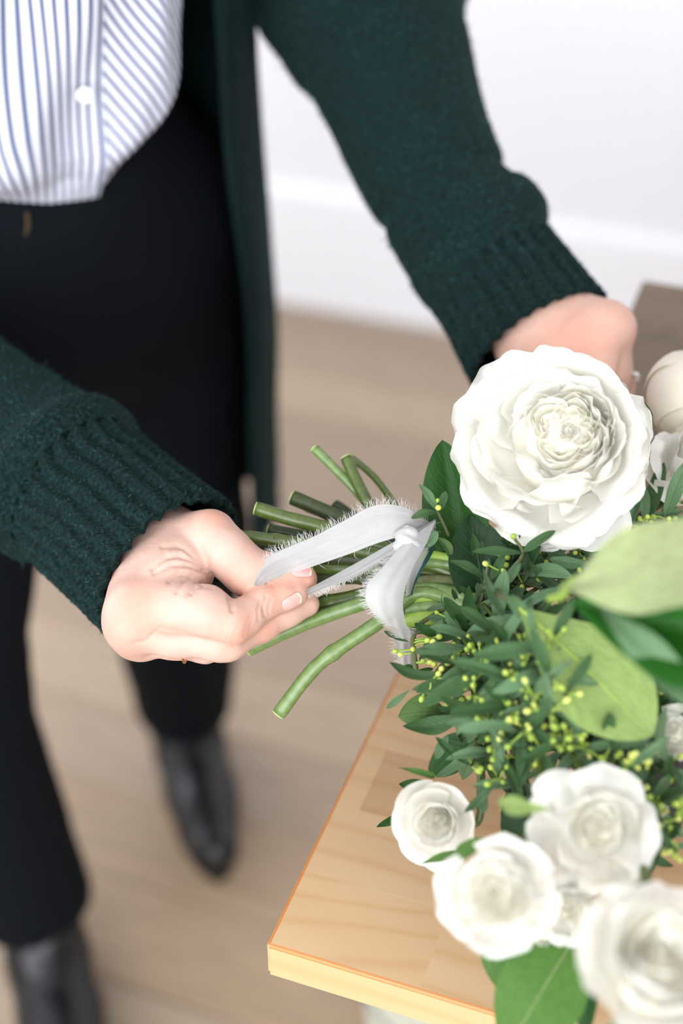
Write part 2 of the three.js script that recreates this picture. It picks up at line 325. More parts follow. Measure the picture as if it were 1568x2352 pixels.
// --- skin
const skinBump = tex(512, 512, (u, v) => 0.5 + 0.5 * (0.6 * fbm(u * 60, v * 60, 2, 3) + 0.5 * fbm(u * 18, v * 18, 5, 2)));
const skin = phys({ vertexColors: true, roughness: 0.5, specularIntensity: 0.6, bumpMap: skinBump, bumpScale: 0.0003, sheen: 0.25, sheenColor: C(255, 190, 170), sheenRoughness: 0.5 });
const px3 = (l) => l.map(([x, y, z, r]) => [P(x, y, z), r]);
const handR = [
  { kk: 0.02, bones: [...chain(px3([[60, 1040, 1.03, 0.028], [300, 1215, 0.952, 0.026], [380, 1275, 0.925, 0.026]])), // forearm
    ...chain(px3([[390, 1262, 0.925, 0.024], [316, 1392, 0.862, 0.0165]])), ...chain(px3([[370, 1285, 0.925, 0.024], [304, 1430, 0.866, 0.0150]])),
    ...chain(px3([[365, 1300, 0.93, 0.022], [312, 1455, 0.880, 0.0130]])), ...chain(px3([[365, 1310, 0.935, 0.02], [335, 1462, 0.893, 0.0118]])),
    ...chain(px3([[432, 1266, 0.900, 0.0195], [402, 1326, 0.882, 0.0165], [398, 1376, 0.868, 0.0155]])) ] },
  { kk: 0.006, bones: chain(px3([[316, 1392, 0.860, 0.0168], [400, 1398, 0.854, 0.0152], [470, 1404, 0.850, 0.0149], [527, 1432, 0.851, 0.0131]])) },
  { kk: 0.004, bones: chain(px3([[530, 1434, 0.852, 0.0128], [560, 1418, 0.857, 0.0112], [606, 1382, 0.866, 0.0104], [648, 1369, 0.870, 0.0093], [676, 1364, 0.8725, 0.0081]])) },
  { kk: 0.006, bones: chain(px3([[302, 1438, 0.868, 0.0150], [400, 1461, 0.863, 0.0123], [500, 1475, 0.860, 0.0106], [526, 1474, 0.861, 0.0104], [600, 1436, 0.876, 0.0097], [655, 1405, 0.882, 0.0092], [705, 1388, 0.887, 0.0078]])) },
  { kk: 0.006, bones: chain(px3([[312, 1460, 0.884, 0.0132], [400, 1470, 0.877, 0.0112], [472, 1480, 0.874, 0.0107], [540, 1462, 0.892, 0.0090], [600, 1432, 0.905, 0.0078]])) },
  { kk: 0.006, bones: chain(px3([[335, 1462, 0.896, 0.0115], [400, 1470, 0.890, 0.0096], [455, 1468, 0.890, 0.009], [515, 1445, 0.907, 0.0075]])) },
  { kk: 0.010, bones: chain(px3([[420, 1258, 0.918, 0.021], [455, 1243, 0.903, 0.0165], [484, 1231, 0.892, 0.0142], [528, 1275, 0.881, 0.0136], [570, 1316, 0.875, 0.0130], [630, 1324, 0.878, 0.0112], [672, 1329, 0.880, 0.0092], [698, 1331, 0.881, 0.0078]])) },
];
const handL = [
  { kk: 0.02, bones: [...chain(px3([[1060, 520, 1.12, 0.03], [1190, 700, 1.055, 0.028], [1250, 775, 1.03, 0.027]])),
    ...chain(px3([[1250, 770, 1.03, 0.027], [1330, 790, 0.99, 0.018]])), ...chain(px3([[1255, 765, 1.03, 0.026], [1375, 765, 0.99, 0.019]])),
    ...chain(px3([[1260, 765, 1.03, 0.025], [1398, 752, 1.0, 0.0165]])), ...chain(px3([[1255, 770, 1.03, 0.025], [1405, 768, 1.02, 0.014]])),
    ...chain(px3([[1235, 790, 1.02, 0.024], [1250, 860, 0.985, 0.014]])) ] },
  { kk: 0.006, bones: chain(px3([[1330, 790, 0.99, 0.0165], [1335, 900, 0.965, 0.012], [1325, 980, 0.965, 0.0095], [1300, 1040, 0.97, 0.008]])) },
  { kk: 0.006, bones: chain(px3([[1372, 768, 0.99, 0.0170], [1372, 895, 0.97, 0.0115], [1362, 980, 0.97, 0.0095], [1345, 1050, 0.975, 0.008]])) },
  { kk: 0.006, bones: chain(px3([[1398, 758, 1.0, 0.0160], [1412, 870, 0.992, 0.0105], [1410, 960, 0.985, 0.009], [1390, 1040, 0.985, 0.008]])) },
  { kk: 0.006, bones: chain(px3([[1405, 772, 1.02, 0.0135], [1425, 880, 1.01, 0.0095], [1428, 940, 1.0, 0.008], [1415, 1000, 1.0, 0.007]])) },
  { kk: 0.008, bones: chain(px3([[1245, 820, 1.0, 0.018], [1245, 900, 0.965, 0.0125], [1265, 980, 0.955, 0.0105], [1290, 1040, 0.955, 0.0085]])) },
];
// creases in the skin of the pinching hand, as lines of pixels: [points, depth, width]
const segD = (x, y, l) => { let d = 1e9; for (let i = 0; i < l.length - 1; i++) { const [ax, ay] = l[i], [bx, by] = l[i + 1], ux = bx - ax, uy = by - ay, t = clamp(((x - ax) * ux + (y - ay) * uy) / (ux * ux + uy * uy)); d = Math.min(d, Math.hypot(x - ax - ux * t, y - ay - uy * t)); } return d; };
const zr = (l) => l.map(([x, y]) => [200 + x / 3.136, 1000 + y / 3.136]);
const creases = [   // negative depth: a raised roll of skin
  [zr([[540, 805], [640, 792], [700, 822], [750, 868], [865, 975]]), 0.0009, 5], [zr([[470, 960], [560, 885], [660, 872], [760, 910], [885, 1003]]), 0.0012, 5],
  [zr([[480, 992], [600, 932], [720, 935], [835, 985]]), 0.0012, 5], [zr([[590, 1050], [655, 1000], [700, 1000], [760, 1022], [825, 1062]]), 0.0015, 5],
  [zr([[640, 1130], [695, 1060], [750, 1025]]), 0.0009, 5], [zr([[745, 1135], [780, 1088], [835, 1080], [900, 1090]]), 0.0014, 5], [zr([[715, 1160], [745, 1100], [790, 1050]]), 0.0006, 4],
  [zr([[590, 845], [680, 838], [780, 905], [870, 985]]), -0.0008, 6], [zr([[520, 940], [620, 903], [720, 908], [820, 955]]), -0.0006, 5], [zr([[690, 970], [770, 975], [840, 1020]]), -0.0007, 6], [zr([[680, 1110], [735, 1060], [800, 1055]]), -0.0007, 6],
  [zr([[1025, 1165], [1040, 1205], [1045, 1260]]), 0.0016, 6], [zr([[1280, 1295], [1268, 1235], [1290, 1165]]), 0.0010, 5], [zr([[1235, 1335], [1230, 1260], [1250, 1185]]), 0.0006, 4], [zr([[1310, 1285], [1305, 1235], [1325, 1175]]), 0.0005, 4],
  [zr([[330, 1500], [430, 1480], [520, 1385], [600, 1400], [800, 1460], [1060, 1520]]), 0.0006, 5], [zr([[1010, 1470], [1025, 1400], [1060, 1350]]), 0.0003, 4], [zr([[1040, 1490], [1060, 1420], [1090, 1370]]), 0.0003, 4], [zr([[970, 1440], [985, 1380], [1020, 1330]]), 0.00025, 4],
  [zr([[1130, 1440], [1150, 1360], [1180, 1290]]), 0.0003, 4], [zr([[1165, 1420], [1185, 1350], [1205, 1280]]), 0.0003, 4], [zr([[860, 880], [870, 895]]), 0.0006, 3],
  [zr([[300, 1180], [360, 1300], [420, 1320]]), 0.0002, 6], [zr([[440, 1220], [470, 1300]]), 0.0002, 5],
];
function skinMesh(groups, cell, fine) {
  const [lo, hi] = bounds(groups, 0.012), g = netMesh(field(groups, 0.0035), lo, hi, cell);
  displace(g, (p, n) => {
    let d = 0.0005 * fbm(p.x * 90, p.y * 90, p.z * 90, 2);
    if (fine && n.dot(camF) < 0.1) { const [x, y] = proj(p); for (const [l, dep, w] of creases) { const q = segD(x, y, l); if (q < w * 3) d += -dep * Math.exp(-q * q / (w * w)); } }
    return d;
  });
  return g;
}
const warmSpots = [[318, 1398, 0.845, 0.016], [545, 1450, 0.845, 0.013], [296, 1450, 0.86, 0.014], [488, 1195, 0.885, 0.012], [700, 1335, 0.875, 0.016], [640, 1350, 0.865, 0.017], [575, 1350, 0.87, 0.016], [600, 1440, 0.868, 0.012], [1390, 745, 0.99, 0.02], [1330, 790, 0.98, 0.03], [1250, 850, 0.98, 0.03]].map(([x, y, z, r]) => [P(x, y, z), r]);  // redder knuckles and fingertips; warm shade under the fingers painted into the colour
const skinTint = (p) => {
  let k = 0; for (const [c, r] of warmSpots) k = Math.max(k, Math.exp(-c.distanceToSquared(p) / (r * r)));
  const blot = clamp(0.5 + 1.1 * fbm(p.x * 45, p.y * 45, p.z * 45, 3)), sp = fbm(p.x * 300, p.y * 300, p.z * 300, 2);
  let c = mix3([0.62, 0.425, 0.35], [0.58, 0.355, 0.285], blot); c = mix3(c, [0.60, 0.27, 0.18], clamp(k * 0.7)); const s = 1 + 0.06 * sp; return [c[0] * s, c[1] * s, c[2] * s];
};
// the rest of the body, inside the clothes: torso, legs, arms, neck and head
const shL = H(-0.085, 1.335, 1.30), shR = H(-0.42, 1.335, 1.10), elL = P(880, 40, 1.165), elR = P(-420, 760, 1.16);
const headC = H(-0.24, 1.585, 1.14), faceDir = H(0.62, -0.35, -0.7).normalize(), faceSide = V(0, 1, 0).cross(faceDir).normalize();
const bodyBones = [
  { kk: 0.06, bones: [bone(H(-0.263, 0.95, 1.20), 0.085, H(-0.25, 1.22, 1.19), 0.09), bone(shL, 0.05, H(-0.25, 1.30, 1.2), 0.075), bone(shR, 0.05, H(-0.25, 1.30, 1.2), 0.075), bone(H(-0.25, 1.34, 1.2), 0.055, H(-0.245, 1.46, 1.17), 0.05)] },
  { kk: 0.03, bones: [bone(shL, 0.045, elL, 0.036), bone(elL, 0.036, P(1190, 700, 1.055), 0.027)] }, { kk: 0.03, bones: [bone(shR, 0.045, elR, 0.036), bone(elR, 0.036, P(60, 1040, 1.03), 0.027)] },
  { kk: 0.03, bones: [bone(H(-0.20, 0.88, 1.26), 0.075, H(-0.20, 0.48, 1.31), 0.05), bone(H(-0.20, 0.48, 1.31), 0.05, H(-0.213, 0.1, 1.41), 0.035)] },
  { kk: 0.03, bones: [bone(H(-0.34, 0.88, 1.13), 0.075, H(-0.385, 0.48, 1.04), 0.05), bone(H(-0.385, 0.48, 1.04), 0.05, H(-0.345, 0.1, 1.055), 0.035)] },
];
const hp = (f, s, u) => headC.clone().addScaledVector(faceDir, f).addScaledVector(faceSide, s).add(V(0, u, 0));
const headBones = [{ kk: 0.03, bones: [bone(hp(-0.015, 0, 0.04), 0.082, hp(0.0, 0, -0.01), 0.074), bone(hp(0.02, 0, -0.06), 0.05, hp(0.045, 0, -0.085), 0.03)] }, { kk: 0.012, bones: [bone(hp(0.075, 0, 0.015), 0.008, hp(0.098, 0, -0.022), 0.012), bone(hp(0.066, 0.022, -0.052), 0.008, hp(0.066, -0.022, -0.052), 0.008), bone(hp(0.07, 0.03, 0.022), 0.011, hp(0.07, -0.03, 0.022), 0.011), bone(hp(-0.005, 0.082, 0.02), 0.012, hp(0.0, 0.08, -0.02), 0.009), bone(hp(-0.005, -0.082, 0.02), 0.012, hp(0.0, -0.08, -0.02), 0.009)] }];
{
  const b1 = bounds(bodyBones, 0.02), b2 = bounds(headBones, 0.02);
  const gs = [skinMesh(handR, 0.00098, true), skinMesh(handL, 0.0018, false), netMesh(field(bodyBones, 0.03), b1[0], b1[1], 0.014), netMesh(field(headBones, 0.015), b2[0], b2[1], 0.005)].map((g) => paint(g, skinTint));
  for (const g of gs) { const p = g.attributes.position, u = g.attributes.uv; for (let i = 0; i < p.count; i++) { const d = V(p.getX(i), p.getY(i), p.getZ(i)).sub(camera.position); u.setXY(i, d.dot(camR) * 22 + d.dot(camF) * 6, d.dot(camU) * 22 + d.dot(camF) * 6); } }
  const body = mesh('body', mergeGeometries(gs), skin, person); body.userData.label = 'fair-skinned hands and wrists';
  const hairG = netMesh(field([{ kk: 0.03, bones: [bone(hp(-0.03, 0, 0.055), 0.088, hp(-0.045, 0, -0.02), 0.075), bone(hp(-0.06, 0.03, -0.02), 0.06, hp(-0.06, 0.02, -0.2), 0.035), bone(hp(-0.06, -0.03, -0.02), 0.06, hp(-0.06, -0.02, -0.2), 0.035)] }], 0.02), [headC.x - 0.3, headC.y - 0.35, headC.z - 0.3], [headC.x + 0.3, headC.y + 0.2, headC.z + 0.3], 0.008);
  mesh('hair', hairG, std({ color: C(70, 48, 34), roughness: 0.6 }), person);
}
// nails: little shields on thumb and forefinger
const handField = field(handR, 0.0035);
function nail(c, along, nrm, len, wid) {
  const a = along.clone().normalize(), n = nrm.clone().addScaledVector(a, -nrm.dot(a)).normalize(), s = a.clone().cross(n);
  const g = grid(12, 14, (u, v) => {
    const x = (u - 0.5) * 2, y = (v - 0.5) * 2, w = wid * Math.sqrt(Math.max(0.02, 1 - Math.pow(Math.abs(y), y > 0 ? 7 : 4))), p = c.clone().addScaledVector(a, y * len).addScaledVector(s, x * w);
    for (let k = 0; k < 12; k++) p.addScaledVector(n, 0.8 * (0.00075 - handField(p.x, p.y, p.z))); return p.addScaledVector(n, 0.0002 * (1 - x * x));
  });
  mesh('fingernail', g, phys({ color: C(236, 172, 164), roughness: 0.25, clearcoat: 0.4 }), person).userData.label = 'pink unpainted fingernail';
  const tip = grid(12, 3, (u, v) => { const x = (u - 0.5) * 2, w = wid * 0.86, p = c.clone().addScaledVector(a, len * (0.86 + 0.2 * v - 0.2 * x * x)).addScaledVector(s, x * w); for (let k = 0; k < 8; k++) p.addScaledVector(n, 0.8 * Math.max(-0.001, Math.min(0.001, 0.0009 - handField(p.x, p.y, p.z)))); return p; });
  mesh('nail_edge', tip, phys({ color: C(240, 222, 190), roughness: 0.35 }), person);
}
const toEye = camF.clone().multiplyScalar(-1);
nail(P(668, 1381, 0.8632), P(692, 1371, 0.866).sub(P(645, 1391, 0.8625)), toEye.clone().addScaledVector(camU, -0.5), 0.0066, 0.0042);
nail(P(688, 1317, 0.8742), P(712, 1314, 0.877).sub(P(664, 1320, 0.873)), toEye.clone().addScaledVector(camU, 0.55), 0.0068, 0.0044);
// rings
{
  const gold = std({ color: C(214, 160, 84), metalness: 1, roughness: 0.25 }), silver = std({ color: C(225, 225, 230), metalness: 1, roughness: 0.2 });
  const ring = (c, ax, r, t, m) => { const g = new THREE.TorusGeometry(r, t, 8, 36); const o = mesh('ring', g, m, person); o.position.copy(c); o.quaternion.setFromUnitVectors(V(0, 0, 1), ax.clone().normalize()); return o; };
  ring(P(427, 1479, 0.869), P(470, 1482, 0.868).sub(P(400, 1476, 0.869)), 0.0114, 0.0008, gold).userData.label = 'thin gold band on the pinching hand';
  const r2 = ring(P(1418, 868, 1.0), P(1412, 900, 0.99).sub(P(1405, 820, 0.995)), 0.0118, 0.001, silver); r2.userData.label = 'silver band set with clear stones';
  for (let i = 0; i < 5; i++) { const st = new THREE.IcosahedronGeometry(i === 2 ? 0.003 : 0.002, 0), a = (i - 2) * 0.38 - 0.35; const q = mesh('stone', st, phys({ color: 0xffffff, roughness: 0.05, metalness: 0.2, clearcoat: 1 }), r2); q.position.set(Math.cos(a) * 0.0135, Math.sin(a) * 0.0135, 0); }
}

// --- cardigan
const knitTex = tex(512, 512, (u, v) => { const a = 0.5 + 0.5 * Math.sin(u * 6.283 * 32 + 0.8 * Math.sin(v * 6.283 * 40)), b = 0.5 + 0.5 * Math.sin(v * 6.283 * 40 + 1.5 * Math.abs(Math.sin(u * 6.283 * 16))); return 0.35 * a * b + 0.65 * (0.5 + 0.8 * fbm(u * 50, v * 50, 1, 3)); });
const woolCol = tex(512, 512, (u, v) => { const k = 0.5 + 0.9 * fbm(u * 60, v * 60, 9, 3), l = 0.5 + 0.8 * fbm(u * 6, v * 6, 12, 3); return mix3(mix3([0.012, 0.07, 0.07], [0.135, 0.22, 0.21], clamp(k * 1.3 - 0.25)), [0.07, 0.145, 0.15], clamp(l) * 0.35); }, true);
const wool = phys({ map: woolCol, roughness: 0.95, specularIntensity: 0.25, bumpMap: knitTex, bumpScale: 0.0022, sheen: 0.35, sheenColor: C(60, 110, 105), sheenRoughness: 0.6 });
const cardigan = group('cardigan', person); cardigan.userData.label = 'dark green fuzzy knit cardigan worn open';
// a sleeve: rows of [px, py, depth, radius]; folds(t, angle) adds to the radius
function sleeveGeo(rows, nT, nA, folds, inner, t0 = 0) {
  const c = curve(rows.map((r) => P(r[0], r[1], r[2]))), fr = c.computeFrenetFrames(nT, false), n = rows.length - 1;
  // keep the frame steady: start every ring from the camera's right
  const cum = [0]; { let L = 0; const ps = rows.map((r) => P(r[0], r[1], r[2])); for (let i = 1; i < ps.length; i++) { L += ps[i].distanceTo(ps[i - 1]); cum.push(L); } }
  const rad = (t) => { const s = t * cum[n]; let i = 0; while (i < n - 1 && s > cum[i + 1]) i++; const k = clamp((s - cum[i]) / (cum[i + 1] - cum[i])), r = (j) => rows[clamp(j, 0, n)][3]; const a = r(i - 1), b = r(i), d = r(i + 1), e = r(i + 2); return b + 0.5 * k * (d - a + k * (2 * a - 5 * b + 4 * d - e + k * (3 * (b - d) + e - a))); };
  const pt = (t, a, add) => {
    const p = c.getPointAt(clamp(t)), tg = c.getTangentAt(clamp(t)), x = camR.clone().addScaledVector(tg, -camR.dot(tg)).normalize(), y = tg.clone().cross(x);
    const r = rad(clamp(t)) + folds(t, a) + add; return p.addScaledVector(x, Math.cos(a) * r).addScaledVector(y, Math.sin(a) * r);
  };
  const len = c.getLength(), nIn = inner ? 6 : 0;
  return [grid(nA, nT + nIn, (u, v) => { const i = v * (nT + nIn), a = u * Math.PI * 2; return i <= nT ? pt(i / nT, a, 0) : pt(1 - Math.max(0, i - nT - 1) / nT * 2.2, a, -0.0035 - 0.0005 * (i - nT)); }, (u, v) => [u * 2.4, (t0 + v * len) * 7], true), pt];
}
const fuzzMat = std({ color: C(40, 74, 72), roughness: 1 });
function fuzz(geo, n, len, parent, w = 0.00022) {
  const p = geo.attributes.position, nn = geo.attributes.normal, ix = geo.index.array, pos = [], nor = [];
  for (let i = 0; i < n; i++) {
    const f = Math.floor(rnd() * ix.length / 3) * 3, b1 = rnd(), b2 = rnd() * (1 - b1), b0 = 1 - b1 - b2;
    const q = V(0, 0, 0), m = V(0, 0, 0); for (const [k, b] of [[ix[f], b0], [ix[f + 1], b1], [ix[f + 2], b2]]) { q.addScaledVector(V(p.getX(k), p.getY(k), p.getZ(k)), b); m.addScaledVector(V(nn.getX(k), nn.getY(k), nn.getZ(k)), b); }
    m.normalize(); const d = m.clone().add(V(rr(-1, 1), rr(-1, 1), rr(-1, 1)).multiplyScalar(0.9)).normalize(), l = len * rr(0.4, 1.3) * (rnd() < 0.04 ? 2 : 1);
    const side = d.clone().cross(V(rr(-1, 1), rr(-1, 1), rr(-1, 1))).normalize().multiplyScalar(w), bend = V(rr(-1, 1), rr(-1, 1), rr(-1, 1)).multiplyScalar(l * 0.3);
    const a = q.clone().add(side), b = q.clone().sub(side), mid = q.clone().addScaledVector(d, l * 0.55).add(bend), e = q.clone().addScaledVector(d, l);
    for (const [x, y, z] of [[a, b, mid.clone().add(side)], [b, mid.clone().sub(side), mid.clone().add(side)], [mid.clone().sub(side), e, mid.clone().add(side)]]) for (const k of [x, y, z]) { pos.push(k.x, k.y, k.z); nor.push(m.x, m.y, m.z); }
  }
  const g = new THREE.BufferGeometry(); g.setAttribute('position', new THREE.Float32BufferAttribute(pos, 3)); g.computeVertexNormals();
  const o = mesh('wool_fuzz', g, fuzzMat, parent); o.userData.kind = 'stuff'; return o;
}
const ribF = (n, amp, t0) => (t, a) => amp * sstep(0, t0, t) * (Math.pow(0.5 + 0.5 * Math.cos(a * n + 0.25 * Math.sin(t * 4 + a)), 0.6) - 0.6) + 0.0008 * nz(a * 9, t * 30);
// image-left sleeve (reaches to the ribbon)
{
  const rows = [[-430, 690, 1.15, 0.062], [-200, 845, 1.08, 0.057], [-40, 965, 1.03, 0.056], [70, 1045, 1.0, 0.0555], [118, 1080, 0.988, 0.0585], [150, 1103, 0.981, 0.0655], [180, 1126, 0.975, 0.0565]];
  const [g] = sleeveGeo(rows, 110, 96, (t, a) => 0.0022 * nz(t * 9, Math.cos(a) * 1.6, Math.sin(a) * 1.6) + 0.0012 * fbm(t * 60, a * 8, 3, 2) - 0.004 * Math.exp(-Math.pow((t - 0.80 + 0.03 * Math.cos(a + 1)) / 0.022, 2)) * (0.5 + 0.5 * Math.cos(a + 1.6)), false);
  const e = proj(shR), k = proj(shR.clone().lerp(elR, 0.5)), l = proj(elR), [gu] = sleeveGeo([[e[0], e[1], e[2], 0.092], [k[0], k[1], k[2], 0.076], [l[0], l[1], l[2], 0.068], [-425, 692, 1.149, 0.0605]], 50, 96, (t, a) => 0.003 * nz(t * 7, Math.cos(a) * 1.5 + 2, Math.sin(a) * 1.5) + 0.001 * fbm(t * 50, a * 8, 4, 2), false);
  mesh('sleeve', mergeGeometries([g, gu]), wool, cardigan); fuzz(g, 5000, 0.0032, cardigan);
  const cu = [[160, 1111, 0.979, 0.0555], [188, 1132, 0.972, 0.0555], [240, 1180, 0.960, 0.0560], [310, 1240, 0.943, 0.0560], [394, 1312, 0.924, 0.0575]];
  const [c] = sleeveGeo(cu, 70, 240, ribF(25, 0.0052, 0.12), true); mesh('cuff', c, wool, cardigan).userData.label = 'ribbed knit cuff'; fuzz(c, 1800, 0.0020, cardigan);
}
// image-right sleeve (arm behind the large rose)
{
  const e = proj(shL);
  const rows = [[e[0] - 30, e[1] - 40, e[2], 0.088], [e[0] + 60, e[1] + 120, e[2] - 0.03, 0.085], [800, -130, 1.19, 0.098], [838, 10, 1.165, 0.0860], [885, 130, 1.14, 0.0690], [935, 270, 1.12, 0.0605], [985, 390, 1.10, 0.0560], [1035, 490, 1.085, 0.0535], [1052, 522, 1.08, 0.0525], [1078, 552, 1.075, 0.0545], [1105, 592, 1.068, 0.0555], [1138, 634, 1.062, 0.0520]];
  const [g] = sleeveGeo(rows, 150, 96, (t, a) => { const el = Math.exp(-Math.pow((t - 0.42) / 0.16, 2)); return 0.0025 * nz(t * 8, Math.cos(a) * 1.4 + 7, Math.sin(a) * 1.4) + el * 0.0075 * Math.sin(t * 66 + 1.6 * Math.sin(a) + 2.2 * nz(t * 6, Math.cos(a), Math.sin(a))) * (0.7 + 0.5 * nz(t * 5, Math.cos(a) + 3, Math.sin(a))) + 0.001 * fbm(t * 70, a * 8, 6, 2) - 0.005 * Math.exp(-Math.pow((t - 0.868) / 0.012, 2)) + 0.0095 * Math.exp(-Math.pow((t - 0.94) / 0.03, 2)) * Math.pow(0.5 + 0.5 * Math.cos(a), 2); }, false);
  mesh('sleeve', g, wool, cardigan); fuzz(g, 6000, 0.0036, cardigan);
  const cu = [[1112, 602, 1.068, 0.0525], [1140, 638, 1.061, 0.0520], [1170, 680, 1.055, 0.0530], [1205, 735, 1.046, 0.0550], [1240, 788, 1.038, 0.0570]];
  const [c] = sleeveGeo(cu, 60, 240, ribF(25, 0.0052, 0.15), true); mesh('cuff', c, wool, cardigan).userData.label = 'ribbed knit cuff'; fuzz(c, 1500, 0.0020, cardigan);
}
// torso frame: rings of an oval, angle 0 is the front middle, positive towards the arm behind the rose
const TURN = 33 * Math.PI / 180, tf = H(Math.sin(TURN), 0, -Math.cos(TURN)), ts = H(Math.cos(TURN), 0, Math.sin(TURN));
const tc = (y) => H(-0.263 + 0.06 * (y - 0.95), y, 1.19 - 0.10 * (y - 0.95));
const torso = (th, y, off) => { const k = clamp((y - 0.5) / 0.9), a = 0.160 - 0.012 * Math.sin(k * 3.1), b = 0.112 + 0.004 * Math.sin(k * 3.1); return tc(y).addScaledVector(ts, Math.sin(th) * (a + off)).addScaledVector(tf, Math.cos(th) * (b + off)); };
const onTorso = (px, py, off) => { let best = [0, 1, 1e9]; for (let th = -1.7; th < 1.0; th += 0.03) for (let y = 0.75; y < 1.35; y += 0.01) { const q = proj(torso(th, y, off)), d = Math.hypot(q[0] - px, q[1] - py); if (d < best[2]) best = [th, y, d]; } for (let s = 0.02; s > 0.0005; s *= 0.6) for (const [a, b] of [[s, 0], [-s, 0], [0, s / 2], [0, -s / 2]]) { const q = proj(torso(best[0] + a, best[1] + b, off)), d = Math.hypot(q[0] - px, q[1] - py); if (d < best[2]) best = [best[0] + a, best[1] + b, d]; } return best; };
{ // body of the cardigan: open in front, hanging to mid thigh
  const y0 = 0.53, y1 = 1.37, edgeL = (y) => 0.62 + 0.13 * sstep(1.15, 0.6, y), edgeR = (y) => 2 * Math.PI - 1.25;
  const surf = (u, v, off) => { const y = y0 + (y1 - y0) * v - 0.02 * Math.sin(u * 3.14) * (1 - v), th = edgeL(y) + (edgeR(y) - edgeL(y)) * u, top = sstep(1.24, 1.37, y);
    const q = torso(th, y, off + 0.030 * (1 - 0.5 * top) + 0.030 * sstep(1.2, 0.75, y) + 0.012 * (1 - v) * Math.sin(th * 5 + 1) * sstep(0, 0.15, u) + 0.004 * nz(th * 3, y * 6)); return q.lerp(tc(y), top * 0.15); };
  const g = grid(150, 90, (u, v) => surf(u, v, 0.006), (u, v) => [u * 3, v * 6]), gi = grid(90, 50, (u, v) => surf(1 - u, v, 0), (u, v) => [u * 3, v * 6]);
  // rolled front edge
  const rim = []; for (let i = 0; i <= 40; i++) rim.push(surf(0, i / 40, 0.003));
  const hem = []; for (let i = 0; i <= 60; i++) hem.push(surf(i / 60, 0, 0.003));
  mesh('body_panel', mergeGeometries([g, gi]), wool, cardigan);
  mesh('front_band', tube(rim, [0.0055, 0.0055], 80, 8), wool, cardigan); mesh('hem_band', tube(hem, [0.005, 0.005], 100, 8), wool, cardigan);
  fuzz(g, 5000, 0.003, cardigan);
}
